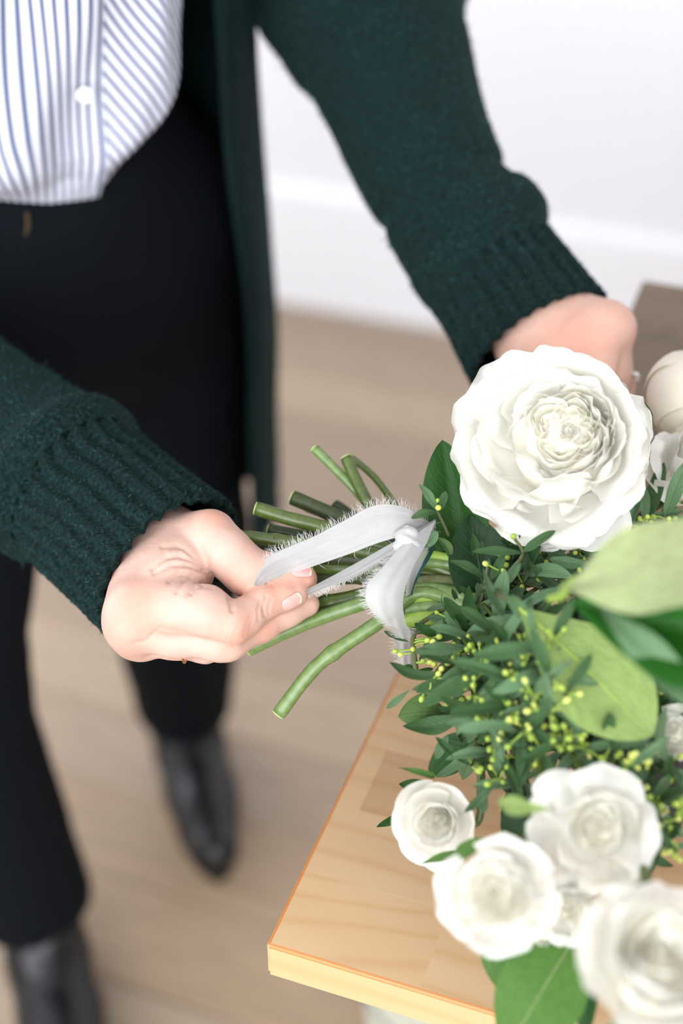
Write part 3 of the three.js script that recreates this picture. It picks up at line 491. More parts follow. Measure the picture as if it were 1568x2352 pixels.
// --- striped shirt
{
  const shirtCol = tex(1024, 64, (u) => { const s = (u * 32) % 1, d = Math.min(Math.abs(s - 0.5), 0.5) * 2; const k = sstep(0.52, 0.72, 1 - d); return mix3([0.90, 0.90, 0.94], [0.31, 0.345, 0.47], k * 0.9); }, true);
  const weave = tex(256, 256, (u, v) => 0.5 + 0.25 * Math.sin(u * 6.28 * 64) * Math.sin(v * 6.28 * 64) + 0.3 * fbm(u * 12, v * 12, 4, 2));
  const cloth = phys({ map: shirtCol, roughness: 0.85, specularIntensity: 0.3, bumpMap: weave, bumpScale: 0.0003, transmission: 0.12 });
  const OFF = 0.018, hemPx = [[-160, 462], [0, 472], [120, 478], [240, 462], [246, 440], [285, 392], [325, 345], [362, 285], [388, 220], [404, 150], [411, 90], [404, 20], [392, -60]].map(([x, y]) => onTorso(x, y, OFF));
  const hemAt = (s) => { const k = s * (hemPx.length - 1), i = Math.min(hemPx.length - 2, Math.floor(k)), t = k - i; return [hemPx[i][0] + (hemPx[i + 1][0] - hemPx[i][0]) * t, hemPx[i][1] + (hemPx[i + 1][1] - hemPx[i][1]) * t]; };
  const plT = onTorso(205, 215, OFF)[0];
  // folds: soft ridges that run down and inwards to the waist
  const fold = (th, y) => 0.010 * Math.sin((th * 7 + (y - 1) * 9) * 1.0 + 1.5 * nz(th * 2, y * 4)) * sstep(0.93, 1.02, y) + 0.007 * Math.sin(th * 13 - y * 24) * sstep(0.95, 1.08, y) * sstep(0.6, -0.2, th) + 0.003 * nz(th * 9, y * 14);
  const pt = (s, v, add = 0) => {            // s along the hem, v up to the chest
    const [th, yh] = hemAt(s), thT = th + (plT + (th - plT) * 0.98 - th) * v, y = yh + (1.36 - yh) * v;
    const roll = 0.010 * Math.exp(-v / 0.05);
    return [torso(thT, y, OFF + add + fold(thT, y) * sstep(0, 0.06, v) - roll + 0.014 * sstep(0, 0.1, v) * sstep(1, 0.4, v)), thT, y];
  };
  const stripe = (th, y) => { const left = sstep(plT - 0.2, plT - 0.45, th), w = 0.155 * (th - plT); return (th > plT + 0.03 ? (w * 0.88 - (1.2 - y) * 0.47) / 0.0062 : w / 0.0066) / 32 + left * 0.05 * Math.sin((y - 0.99) * 14) * sstep(0.99, 1.06, y) + 0.008 * nz(th * 3, y * 6); };
  const g = grid(200, 130, (u, v) => pt(u, v)[0], (u, v) => { const [, th, y] = pt(u, v); return [stripe(th, y), y]; });
  const gb = grid(60, 40, (u, v) => torso(2.0 + u * 2.6, 0.93 + v * 0.43, 0.006), (u, v) => [u * 1.2, v]);
  const shirt = mesh('shirt', mergeGeometries([g, gb]), cloth, person); shirt.userData.label = 'white and blue striped button shirt';
  // button placket: a doubled strip down the front, with stitched edge
  const hemY = 0.5 * (onTorso(150, 474, OFF)[1] + onTorso(240, 462, OFF)[1]);
  const strip = grid(8, 110, (u, v) => { const th = plT - 0.20 + u * 0.235, y = hemY + 0.006 + (1.36 - hemY) * v; return torso(th, y, OFF + fold(th, y) * sstep(0, 0.06, v) - 0.010 * Math.exp(-v / 0.05) + 0.014 * sstep(0, 0.1, v) * sstep(1, 0.4, v) + 0.0013 + 0.0012 * Math.sin(u * Math.PI)); }, (u, v) => [(-0.20 + u * 0.235) * 0.155 / 0.0066 / 32, v]);
  mesh('placket', strip, cloth, shirt);
  for (const y of [215, -150]) {
    const [th, yy] = onTorso(190, y, OFF + 0.018), c = torso(th, yy, OFF + 0.0215), n = torso(th, yy, 0.2).sub(torso(th, yy, 0)).normalize();
    const pr = [[0, 0], [0.0058, 0], [0.0062, 0.0006], [0.0060, 0.002], [0.0050, 0.0022], [0.0042, 0.0014], [0, 0.0013]].map((p) => new THREE.Vector2(...p));
    const b = mesh('button', new THREE.LatheGeometry(pr, 28), phys({ color: C(244, 242, 232), roughness: 0.3, clearcoat: 0.4 }), shirt); b.position.copy(c); b.quaternion.setFromUnitVectors(V(0, 1, 0), n); b.userData.label = 'off-white shirt button';
  }
}
// --- jeans
{
  const hipL = H(-0.195, 0.90, 1.255), kneeL = H(-0.20, 0.48, 1.31), ankL = H(-0.213, 0.115, 1.405), hipR = H(-0.335, 0.90, 1.13), kneeR = H(-0.395, 0.48, 1.06), ankR = H(-0.35, 0.135, 1.055);
  const groups = [{ kk: 0.06, bones: [bone(tc(0.98), 0.118, tc(0.86), 0.125), bone(hipL, 0.108, kneeL, 0.088), bone(hipR, 0.098, kneeR, 0.073)] }, { kk: 0.03, bones: [bone(kneeL, 0.088, ankL, 0.064)] }, { kk: 0.03, bones: [bone(kneeR, 0.073, ankR, 0.066)] }];
  const b = bounds(groups, 0.02), f = field(groups, 0.03);
  const nL = ankL.clone().sub(kneeL).normalize(), nR = ankR.clone().sub(kneeR).normalize(), dL = nL.dot(ankL), dR = nR.dot(ankR);
  const g = netMesh((x, y, z) => { const d = f(x, y, z); return y < 0.3 ? Math.max(d, Math.hypot(x - ankL.x, z - ankL.z) < Math.hypot(x - ankR.x, z - ankR.z) ? nL.x * x + nL.y * y + nL.z * z - dL : nR.x * x + nR.y * y + nR.z * z - dR) : Math.max(d, y - 1.04); }, b[0], b[1], 0.009);
  displace(g, (p) => 0.004 * fbm(p.x * 9, p.y * 14, p.z * 9, 3));
  { const p = g.attributes.position, u = g.attributes.uv; for (let i = 0; i < p.count; i++) u.setXY(i, (p.getX(i) + p.getZ(i)) * 6, p.getY(i) * 6); }
  const denim = phys({ color: C(9, 13, 18), roughness: 0.9, specularIntensity: 0.25, bumpMap: tex(256, 256, (u, v) => 0.5 + 0.3 * Math.sin((u + v) * 6.28 * 60) + 0.2 * fbm(u * 30, v * 30, 2, 2)), bumpScale: 0.0004 });
  const j = mesh('jeans', g, denim, person); j.userData.label = 'black jeans';
  const st = [[62, 480], [64, 510], [52, 545], [36, 575]].map(([x, y]) => { const t = onTorso(x, y, -0.004); return torso(t[0], t[1], 0.004); });
  mesh('fly_stitching', tube(st, [0.0016, 0.0016], 20, 5), std({ color: C(74, 58, 32), roughness: 0.8 }), j).userData.label = 'tan stitching of the fly';
}
// --- black leather ankle boots
function boot(ank, dir, label) {
  const d = dir.clone().setY(0).normalize(), at = (f, y) => V(ank.x, y, ank.z).addScaledVector(d, f), s = d.clone().cross(UP);
  const off = (p, k) => p.clone().addScaledVector(s, k);
  const up = [{ kk: 0.03, bones: [bone(at(-0.005, 0.19), 0.050, at(-0.002, 0.10), 0.044), bone(at(-0.035, 0.055), 0.036, at(0.03, 0.06), 0.042), bone(at(0.03, 0.06), 0.044, at(0.12, 0.042), 0.036), bone(off(at(0.09, 0.036), 0.012), 0.034, at(0.185, 0.032), 0.024), bone(off(at(0.09, 0.036), -0.014), 0.034, at(0.185, 0.032), 0.024)] }];
  const b = bounds(up, 0.015), f = field(up, 0.01), g = netMesh((x, y, z) => Math.max(f(x, y, z), 0.014 - y, y - 0.22), b[0], b[1], 0.006);
  displace(g, (p) => 0.0012 * fbm(p.x * 40, p.y * 40, p.z * 40, 2));
  const bt = group('boot', person); bt.userData.label = label;
  mesh('upper', g, phys({ color: C(9, 10, 13), roughness: 0.42, specularIntensity: 0.6, clearcoat: 0.35, clearcoatRoughness: 0.12 }), bt);
  const sh = new THREE.Shape(), o = []; for (let i = 0; i < 40; i++) { const a = i / 40 * Math.PI * 2, c = Math.cos(a), k = Math.sin(a), x = 0.072 + 0.142 * c, w = 0.040 + 0.008 * c - 0.010 * Math.pow(clamp(c), 3); o.push([x, k * w]); }
  o.forEach(([x, y], i) => i ? sh.lineTo(x, y) : sh.moveTo(x, y));
  const sg = new THREE.ExtrudeGeometry(sh, { depth: 0.012, bevelEnabled: true, bevelSize: 0.001, bevelThickness: 0.001, bevelSegments: 1 }); sg.rotateX(-Math.PI / 2);
  const rub = std({ color: C(12, 12, 13), roughness: 0.7 }), so = mesh('sole', sg, rub, bt); so.position.set(ank.x, 0.003, ank.z); so.rotation.y = Math.atan2(-d.z, d.x);
  const ga = mesh('elastic_gore', tube([off(at(0, 0.17), 0.046), off(at(0.002, 0.12), 0.043), off(at(0.004, 0.09), 0.041)], [0.012, 0.008], 10, 8), rub, bt);
}
boot(H(-0.213, 0, 1.405), H(0.045, 0, -0.16), 'black leather ankle boot of the rear foot');
boot(H(-0.35, 0, 1.06), H(0.055, 0, -0.16), 'shiny black leather ankle boot of the forward foot');

// ------------------------------------------------------------------ bouquet
const bouquet = group('bouquet');
tag(bouquet, 'loose bouquet of white roses and mixed green foliage tied with white ribbon', 'bouquet');
const petalBump = tex(256, 256, (u, v) => 0.5 + 0.5 * fbm(u * 70, v * 5, 2, 3));
const petalMats = [[0.905, 0.89, 0.83], [0.91, 0.90, 0.855], [0.90, 0.88, 0.805], [0.905, 0.885, 0.82]].map((c) => phys({ color: new THREE.Color(...c), roughness: 0.62, specularIntensity: 0.35, transmission: 0.38, thickness: 0, bumpMap: petalBump, bumpScale: 0.0003 }));
const innerMats = [[0.93, 0.912, 0.835], [0.925, 0.905, 0.815], [0.93, 0.915, 0.85]].map((c) => phys({ color: new THREE.Color(...c), roughness: 0.62, specularIntensity: 0.35, transmission: 0.38, thickness: 0, bumpMap: petalBump, bumpScale: 0.0003 }));
const creamMat = phys({ color: new THREE.Color(0.82, 0.75, 0.63), roughness: 0.62, specularIntensity: 0.35, transmission: 0.25, bumpMap: petalBump, bumpScale: 0.0004 });
// green stuff
const leafTex = (hue, pale, seedK) => tex(512, 256, (u, v) => {
  const x = u, y = (v - 0.5) * 2, ay = Math.abs(y), side = y > 0 ? 1 : -1;
  const vein = (k) => { const q = (x * 9 - ay * 2.6 + (side > 0 ? 0.4 : 0) + 0.25 * fbm(x * 4, y * 3, 3, 2)) % 1; const d = Math.min(q < 0 ? q + 1 : q, 1 - (q < 0 ? q + 1 : q)); return Math.exp(-d * d * 900) * 0.5; };
  const mid = Math.exp(-ay * ay * 2500), n = 0.5 + fbm(x * 14, y * 9, seedK, 4), f = 0.5 + fbm(x * 90, y * 60, seedK + 3, 2);
  return mix3(mix3(hue, hue.map((c) => c * 1.25), clamp(n * 0.7 + f * 0.3)), pale, clamp(mid * 0.7 + vein() * 0.55));
}, true);
const veinBump = tex(512, 256, (u, v) => { const y = (v - 0.5) * 2, ay = Math.abs(y), q = ((u * 9 - ay * 2.6 + (y > 0 ? 0.4 : 0)) % 1 + 1) % 1, d = Math.min(q, 1 - q); return 0.6 - 0.4 * Math.exp(-ay * ay * 1200) - 0.2 * Math.exp(-d * d * 500) + 0.15 * fbm(u * 60, v * 40, 2, 2); });
const green = (hue, pale, k, o = {}) => phys({ map: leafTex(hue, pale, k), bumpMap: veinBump, bumpScale: 0.0008, roughness: 0.5, specularIntensity: 0.5, transmission: 0.22, thickness: 0, ...o });
const G = {
  glow: green([0.11, 0.34, 0.06], [0.24, 0.45, 0.14], 11, { transmission: 0.35 }),
  pale: green([0.58, 0.62, 0.44], [0.66, 0.68, 0.50], 9, { transmission: 0.3 }),
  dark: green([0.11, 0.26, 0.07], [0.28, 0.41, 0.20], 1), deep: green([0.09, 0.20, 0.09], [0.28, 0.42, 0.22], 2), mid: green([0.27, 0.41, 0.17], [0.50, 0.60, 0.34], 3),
  light: green([0.54, 0.63, 0.36], [0.70, 0.74, 0.50], 4, { transmission: 0.35 }), olive: green([0.30, 0.40, 0.22], [0.50, 0.56, 0.36], 5),
  blue: green([0.22, 0.33, 0.19], [0.38, 0.46, 0.31], 6, { transmission: 0.12, roughness: 0.55 }), blue2: green([0.34, 0.45, 0.32], [0.47, 0.55, 0.42], 7, { transmission: 0.12, roughness: 0.55 }), sage: green([0.33, 0.43, 0.30], [0.5, 0.56, 0.42], 8, { transmission: 0.12, roughness: 0.6 }),
};
const stemTex = (a, b, k) => tex(64, 256, (u, v) => { const n = 0.5 + fbm(u * 4, v * 14, k, 3), s = 0.5 + fbm(u * 30, v * 6, k + 5, 2); return mix3(a, b, clamp(n * 0.6 + s * 0.4)); }, true);
const stemM = { mid: phys({ map: stemTex([0.22, 0.30, 0.10], [0.36, 0.42, 0.17], 1), roughness: 0.34, clearcoat: 0.3, clearcoatRoughness: 0.3 }), light: phys({ map: stemTex([0.32, 0.43, 0.20], [0.50, 0.58, 0.36], 2), roughness: 0.34, clearcoat: 0.3, clearcoatRoughness: 0.3 }), dark: phys({ map: stemTex([0.13, 0.18, 0.07], [0.27, 0.31, 0.13], 3), roughness: 0.5 }), lime: phys({ map: stemTex([0.50, 0.62, 0.22], [0.62, 0.72, 0.34], 4), roughness: 0.45 }), bark: phys({ map: stemTex([0.28, 0.30, 0.17], [0.42, 0.44, 0.28], 5), roughness: 0.8 }) };
const cutM = std({ color: C(176, 196, 120), roughness: 0.8 }), nodeM = std({ color: C(120, 72, 50), roughness: 0.8 });
const budM = [[0.72, 0.78, 0.34], [0.64, 0.73, 0.30], [0.78, 0.80, 0.42], [0.58, 0.68, 0.28]].map((c) => std({ color: new THREE.Color().setRGB(...c, THREE.SRGBColorSpace), roughness: 0.55 }));

// a leaf blade between two points: nrm is the side that shows, bend lifts the middle, fold closes the halves, peak is where it is widest
function leafGeo(base, tip, width, nrm, { bend = 0.1, fold = 0.25, wave = 0.02, peak = 0.45, droop = 0, twist = 0, n = 16, m = 8, sharp = 1 } = {}) {
  const ax = tip.clone().sub(base), L = ax.length(); ax.normalize();
  const no = nrm.clone().addScaledVector(ax, -nrm.dot(ax)).normalize(), sd = ax.clone().cross(no), ph = rnd() * 9;
  return grid(n, m, (u, v) => {
    const y = (v - 0.5) * 2, e = Math.log(0.5) / Math.log(peak), w = Math.pow(Math.sin(Math.PI * Math.pow(u, e)), 0.75 * sharp) * width / 2;
    const tw = twist * (u - 0.5), c = Math.cos(tw), s = Math.sin(tw), S = sd.clone().multiplyScalar(c).addScaledVector(no, s), N = no.clone().multiplyScalar(c).addScaledVector(sd, -s);
    const x = y * w, up = bend * L * Math.sin(Math.PI * u) - droop * L * u * u + Math.abs(x) * fold * (1 - 0.35 * Math.abs(y)) + wave * L * Math.sin(u * 11 + ph + y * 1.5) * Math.abs(y);
    return base.clone().addScaledVector(ax, u * L).addScaledVector(S, x * Math.cos(fold * 0.7)).addScaledVector(N, up);
  }, (u, v) => [u, v]);
}
const toCam = (p) => camera.position.clone().sub(p).normalize();
function leaf(b, t, wpx, mat, opt = {}, parent = bouquet, name = 'leaf') {
  const A = P(...b), B = P(...t), z = (b[2] + t[2]) / 2, n = (opt.n3 ?? toCam(A.clone().lerp(B, 0.5)).multiplyScalar(0.7).add(V(0, 0.6, 0)).add(opt.tilt ? camR.clone().multiplyScalar(opt.tilt) : V(0, 0, 0))).clone().normalize();
  return mesh(name, leafGeo(A, B, wpx / FOCAL * z, n, opt), mat, parent);
}
function midrib(m, b, t, r, mat, opt = {}) { const A = P(...b), B = P(...t), n = toCam(A).multiplyScalar(0.7).add(V(0, 0.6, 0)).normalize(), L = A.distanceTo(B), pts = []; for (let i = 0; i <= 8; i++) pts.push(A.clone().lerp(B, i / 8).addScaledVector(n, (opt.bend ?? 0.1) * L * Math.sin(Math.PI * i / 8) - (opt.droop ?? 0) * L * i * i / 64 + 0.0003)); return mesh('midrib', tube(pts, [r, r * 0.35], 16, 6), mat, m); }

// --- roses
const bez = (a, b, c, d, t) => { const s = 1 - t; return a * s * s * s + 3 * b * s * s * t + 3 * c * s * t * t + d * t * t * t; };
// a petal wraps round the axis (y) of the rose; rt, ht: where its rim stands, W: half width along the rim, all in units of R
function petalGeo(R, o) {
  const { th, rt, ht, W, curl = 0.1, ruf = 0.02, point = 0.0, cup = 0.75, base = -0.42, lean = 0, nu = 14, nv = 12, edge = 0, round = 0.2 } = o, ph = rnd() * 20;
  return grid(nu, nv, (a, v) => {
    const u = (a - 0.5) * 2, au = Math.abs(u), t = Math.min(1.25, (0.05 + 0.95 * v) * (1 - round * Math.pow(au, 2.2) * sstep(0.2, 1, v) + point * Math.exp(-u * u * 12) * sstep(0.55, 1, v)));
    let r = bez(0.03, rt * cup, rt * (cup + 0.18), rt, t), h = bez(base, base + 0.06, base + (ht - base) * 0.55, ht, t);
    const k = sstep(0.62, 1.02, t), ed = Math.pow(au, 3) * sstep(0.3, 0.95, v), half = Math.min(2.3, W / Math.max(r, 0.09)) * (0.42 + 0.58 * Math.sqrt(v));
    const ang = th + lean * v + u * half + ruf * 1.2 * nz(v * 2 + ph, u * 1.5, 3) * v;
    r += curl * k * k + edge * ed + ruf * (1.3 * nz(u * 1.6 + ph, v * 1.6, ph) * v + 0.5 * nz(u * 4 + ph, 7, ph) * k);
    h += -Math.max(0, curl) * 0.9 * k * k * k - Math.max(0, edge) * 0.9 * ed + ruf * (1.6 * nz(u * 1.9 + ph, ph, v * 1.5) * v + 0.5 * nz(u * 5 + ph, 3, ph) * k) + (curl < 0 ? 0.4 * curl * k * k : 0);
    return V(Math.cos(ang) * r * R, h * R, Math.sin(ang) * r * R);
  }, (a, v) => [a, v]);
}
function roseGroup(c, axis, spin, name = 'rose') {
  const g = group(name, bouquet); g.position.copy(c);
  // local y to the axis; local x as near as can be to the camera's right, then spun
  const y = axis.clone().normalize(), x = camR.clone().addScaledVector(y, -camR.dot(y)).normalize(), z = x.clone().cross(y);
  g.quaternion.setFromRotationMatrix(new THREE.Matrix4().makeBasis(x, y, z)).multiply(new THREE.Quaternion().setFromAxisAngle(V(0, 1, 0), spin));
  return g;
}
const addedDomeM = std({ color: new THREE.Color(0.93, 0.9, 0.80), roughness: 0.8 });  // added dome under inner petals: bounces light into crevices, covers the gap
function addedDome(g, R, rad, top, ox = 0, oz = 0) { const pr = []; for (let i = 0; i <= 10; i++) { const a = i / 10 * 1.5708; pr.push(new THREE.Vector2(Math.sin(a) * rad * R, (Math.cos(a) * (top + 0.3) - 0.3) * R)); } const d = mesh('added_dome', new THREE.LatheGeometry(pr.reverse(), 20), addedDomeM, g); d.position.set(ox * R, 0, oz * R); }
function addPetal(g, R, o, m) { return mesh('petal', petalGeo(R, o), m ?? petalMats[Math.floor(rnd() * petalMats.length)], g); }
function sepals(g, R, n, len, drop = 0.35) {
  for (let i = 0; i < n; i++) { const a = i / n * 6.283 + rr(-0.2, 0.2), d = V(Math.cos(a), 0, Math.sin(a)), b = V(0, -0.44 * R, 0), t = d.clone().multiplyScalar(R * len).setY(-R * (drop + rr(0, 0.25))); mesh('sepal', leafGeo(b, t, R * 0.22, V(0, 1, 0), { bend: -0.12, fold: 0.3, peak: 0.3, n: 10, m: 4 }), G.mid, g); }
  mesh('receptacle', new THREE.LatheGeometry([[0, -0.62], [0.1, -0.6], [0.15, -0.5], [0.12, -0.4], [0.05, -0.36]].map(([x, y]) => new THREE.Vector2(x * R, y * R)), 14), stemM.mid, g);
}
// a common rose: tight middle, then petals that open more and more
function rose(c, axis, R, { spin = 0, n = 18, open = 0.8, ruf = 0.02, tall = 0.45, name, outer = 5, outerCurl = 0.3, sep = 5, heart = 0.5 } = {}) {
  const g = roseGroup(c, axis, spin, name), ox = rr(-0.07, 0.07), oz = rr(-0.07, 0.07);
  for (let i = 0; i < n; i++) {
    const q = i / (n - 1), rt = 0.03 + heart * open * Math.pow(q, 0.85), ht = tall * (1 - 0.25 * q * q) - (i < 2 ? 0.03 : 0);
    const ge = petalGeo(R, { th: i * 2.399 + rr(-0.3, 0.3), rt: rt * rr(0.92, 1.08), ht: ht + rr(-0.04, 0.04), W: 0.12 + 0.40 * q, curl: 0.01 + rr(0.02, 0.10) * q, ruf: (ruf + 0.02) * (0.4 + 0.9 * q), cup: 0.95 - 0.08 * q, edge: rr(0, 0.05) * q, base: -0.3 + 0.3 * (1 - q), round: 0.14, point: 0.04 * q, nu: 16, nv: 10 });
    ge.translate(ox * R * (1 - q), 0, oz * R * (1 - q)); mesh('petal', ge, q < 0.6 ? innerMats[i % 3] : petalMats[Math.floor(rnd() * 4)], g);
  }
  for (let i = 0; i < outer; i++) addPetal(g, R, { th: i / outer * 6.283 + rr(-0.4, 0.4), rt: open * rr(0.62, 0.98), ht: tall * rr(0.0, 0.7), W: rr(0.42, 0.68), curl: outerCurl * rr(0.2, 1.2), ruf: (ruf + 0.03) * 1.6, point: rr(0, 0.10), edge: rr(0.02, 0.14), nu: 18, nv: 13 });
  addedDome(g, R, heart * open * 0.8, tall * 0.25);
  if (sep) sepals(g, R, sep, 0.75);
  return g;
}
// 1. the large garden rose
{
  const c = P(1272, 1012, 0.856), R = 246 / FOCAL * 0.856, ax = toCam(c).add(UP.clone().multiplyScalar(0.42)).addScaledVector(camR, -0.20);
  const g = roseGroup(c, ax, 0, 'rose'); g.userData.label = 'large open garden rose with pointed ruffled petals';
  // outer petals: angle counted clockwise in the picture from the right
  const out = [[-151, 264, 0.46, 0.16], [-133, 272, 0.42, 0.12], [-108, 226, 0.5, 0.16], [-88, 212, 0.46, 0.12], [-60, 200, 0.5, 0.16], [-36, 214, 0.46, 0.14], [-17, 236, 0.46, 0.14], [8, 226, 0.5, 0.16], [28, 226, 0.46, 0.2], [48, 238, 0.5, 0.22], [65, 268, 0.42, 0.24], [84, 258, 0.5, 0.2], [108, 255, 0.5, 0.22], [132, 232, 0.55, 0.18], [156, 232, 0.5, 0.18], [182, 224, 0.55, 0.2]];
  out.forEach(([deg, d, W, curl], i) => addPetal(g, R, { th: deg * Math.PI / 180, rt: (d / 246 - curl) / 1.10, ht: (deg > 20 && deg < 140 ? -0.14 : -0.06) + (i % 2) * 0.05, W, curl: curl, ruf: 0.07, point: deg > 100 || deg < -100 ? 0.12 : 0.16, edge: 0.10, cup: 0.8, round: 0.32, base: -0.45, nu: 24, nv: 18 }));
  for (const [deg, rt, ht, W, curl, ed] of [[-160, 0.80, 0.14, 0.55, 0.14, 0.08], [-128, 0.76, 0.2, 0.5, 0.10, 0.05], [-92, 0.70, 0.2, 0.5, 0.14, 0.04], [-56, 0.68, 0.18, 0.46, 0.10, 0.08], [-20, 0.70, 0.14, 0.5, 0.14, 0.05], [18, 0.74, 0.1, 0.5, 0.16, 0.05], [55, 0.80, 0.04, 0.55, 0.18, 0.04], [92, 0.84, 0.0, 0.58, 0.16, 0.06], [128, 0.84, 0.04, 0.55, 0.16, 0.05], [165, 0.80, 0.10, 0.55, 0.12, 0.06]])
    addPetal(g, R, { th: (deg + rr(-6, 6)) * Math.PI / 180, rt: rt * rr(0.93, 1.03), ht: ht + rr(0.02, 0.12), W: W * 0.95, curl, ruf: 0.08, point: 0.12, edge: ed + 0.04, cup: 0.84, round: 0.22, nu: 20, nv: 16 });
  for (const [deg, rt, ht, W, curl] of [[-170, 0.62, 0.2, 0.42, 0.02], [-140, 0.60, 0.26, 0.40, 0.1], [-105, 0.56, 0.26, 0.42, 0.02], [-66, 0.54, 0.26, 0.4, 0.06], [-28, 0.56, 0.22, 0.4, 0.02], [10, 0.58, 0.2, 0.42, 0.06], [45, 0.60, 0.16, 0.45, 0.02], [84, 0.62, 0.16, 0.40, -0.22], [118, 0.62, 0.14, 0.5, 0.02], [152, 0.62, 0.18, 0.45, 0.08]])
    addPetal(g, R, { th: deg * Math.PI / 180, rt: rt * rr(0.9, 1.05), ht: ht + rr(0.04, 0.14), W, curl: curl + 0.03, ruf: 0.09, point: 0.08, edge: rr(0.0, 0.09), cup: 0.86, round: 0.2, nu: 18, nv: 14 });
  addedDome(g, R, 0.5, 0.10, 0.08, -0.02);
  // crowded quarters of the heart, set a little to one side
  for (let q = 0; q < 4; q++) {
    const qa = 0.5 + q * 1.571, ox = 0.14 + 0.15 * Math.cos(qa), oz = -0.04 + 0.15 * Math.sin(qa);
    for (let i = 0; i < 6; i++) {
      const k = i / 5, ge = petalGeo(R, { th: qa + (i % 2 ? 1 : -1) * (0.3 + 0.5 * k) + rr(-0.2, 0.2), rt: 0.05 + 0.17 * k, ht: 0.24 + rr(-0.03, 0.03) - 0.03 * k, W: 0.14 + 0.14 * k, curl: rr(-0.02, 0.05), ruf: 0.035, cup: rr(0.85, 1.0), edge: rr(-0.03, 0.03), base: -0.2, round: 0.12, nu: 14, nv: 9 });
      ge.translate(R * ox, 0, R * oz); mesh('petal', ge, innerMats[i % 3], g);
    }
  }
  for (let i = 0; i < 9; i++) { const ge = petalGeo(R, { th: i * 2.4, rt: 0.02 + 0.012 * i, ht: 0.25 + rr(-0.03, 0.02), W: 0.11, curl: rr(-0.02, 0.03), ruf: 0.03, cup: 1, base: -0.1, round: 0.1, nu: 12, nv: 7 }); ge.translate(R * 0.14, 0, -R * 0.04); mesh('petal', ge, petalMats[i % 4], g); }
  for (let i = 0; i < 14; i++) { const a = i * 0.47 + rr(-0.2, 0.2), ge = petalGeo(R, { th: a, rt: rr(0.33, 0.46), ht: rr(0.22, 0.33), W: rr(0.24, 0.34), curl: rr(-0.04, 0.08), ruf: 0.075, cup: 0.9, edge: rr(-0.04, 0.04), base: -0.3, round: 0.15, nu: 16, nv: 12 }); ge.translate(R * 0.10, 0, -R * 0.02); mesh('petal', ge, petalMats[i % 4], g); }
  sepals(g, R, 5, 0.5);
}
// 2. the other roses
const tilt = (c, r, u, f = 1) => toCam(c).multiplyScalar(f).addScaledVector(camR, r).addScaledVector(UP, u);
const put = (px, py, z, rpx, r, u, o, label) => { const c = P(px, py, z), g = rose(c, tilt(c, r, u, o.f ?? 1), rpx / FOCAL * z, o); g.userData.label = label; return g; };
put(1585, 1085, 0.915, 150, 0.5, 1.1, { n: 16, open: 0.72, outer: 6, outerCurl: 0.18, tall: 0.75, spin: 0.6, f: 0.5 }, 'half-open white rose beside the large rose');
{ // cream dome: a globe-shaped rose seen from outside
  const c = P(1580, 935, 0.955), g = roseGroup(c, tilt(c, 0.7, 0.55, 0.2), 0.4, 'rose'); g.userData.label = 'closed cream rose with smooth rounded outer petals'; const R = 165 / FOCAL * 0.955;
  for (let i = 0; i < 8; i++) addPetal(g, R, { th: i * 0.9, rt: 0.62 + 0.03 * (i % 3), ht: 0.62 - 0.05 * (i % 2), W: 0.62, curl: -0.12, ruf: 0.01, cup: 1.15, edge: 0, base: -0.5 }, creamMat);
  for (let i = 0; i < 10; i++) addPetal(g, R, { th: i * 2.399, rt: 0.1 + 0.04 * i, ht: 0.5, W: 0.35, curl: 0, ruf: 0.02, cup: 1, nu: 10, nv: 8 }, creamMat);
}
{ // spray rose over the table top
  const g = put(1003, 1888, 0.815, 104, -0.12, -0.15, { n: 22, open: 0.86, outer: 0, tall: 0.5, ruf: 0.012, spin: 0.4, sep: 5 }, 'spray rose bud with a spiral heart hanging over the tabletop'), R = 104 / FOCAL * 0.815;
  for (const [deg, rt, ht, W, curl, ed] of [[-88, 0.74, 0.42, 0.55, 0.04, 0.02], [-50, 0.80, 0.22, 0.5, 0.08, 0.05], [200, 0.86, 0.2, 0.5, 0.14, 0.06], [150, 0.86, 0.12, 0.55, 0.18, 0.05], [105, 0.92, 0.02, 0.5, 0.2, 0.06], [60, 0.82, 0.12, 0.45, 0.08, 0.03], [8, 0.8, 0.2, 0.5, 0.06, 0.03], [-110, 0.95, 0.38, 0.6, 0.05, 0.02]]) addPetal(g, R, { th: deg * Math.PI / 180, rt, ht, W, curl, ruf: 0.015, point: 0.05, edge: ed });
}
put(1146, 2050, 0.715, 148, -0.1, 0.1, { n: 20, open: 0.95, outer: 6, outerCurl: 0.2, tall: 0.45, ruf: 0.03, spin: 1.2 }, 'fully open spray rose with rounded petals');
put(1372, 1905, 0.735, 150, 0.05, 0.15, { n: 20, open: 0.95, outer: 6, outerCurl: 0.26, tall: 0.45, ruf: 0.035, spin: 2.2 }, 'open spray rose with a pale green sepal');
put(1515, 2225, 0.655, 235, 0.15, 0.75, { n: 22, open: 0.82, outer: 9, outerCurl: 0.12, tall: 0.62, ruf: 0.02, spin: 0.2, f: 0.8, heart: 0.62 }, 'big white rose hanging over the table edge');
put(1310, 2090, 0.76, 82, 0.0, 0.1, { n: 14, open: 0.95, outer: 5, outerCurl: 0.25, ruf: 0.05, spin: 0.9 }, 'small ruffled spray rose');
put(1245, 2150, 0.765, 42, -0.2, -0.3, { n: 9, open: 0.9, outer: 3, outerCurl: 0.15, ruf: 0.04, sep: 4 }, 'tiny white rosebud');
put(1365, 2165, 0.755, 48, 0.1, -0.3, { n: 9, open: 0.95, outer: 4, outerCurl: 0.2, ruf: 0.06, sep: 4 }, 'tiny ruffled rosebud beside the big rose');
put(1550, 1680, 0.80, 78, 0.0, 0.2, { n: 16, open: 0.95, outer: 6, outerCurl: 0.25, ruf: 0.05, spin: 2.0 }, 'ruffled white spray rose under the broad leaf');
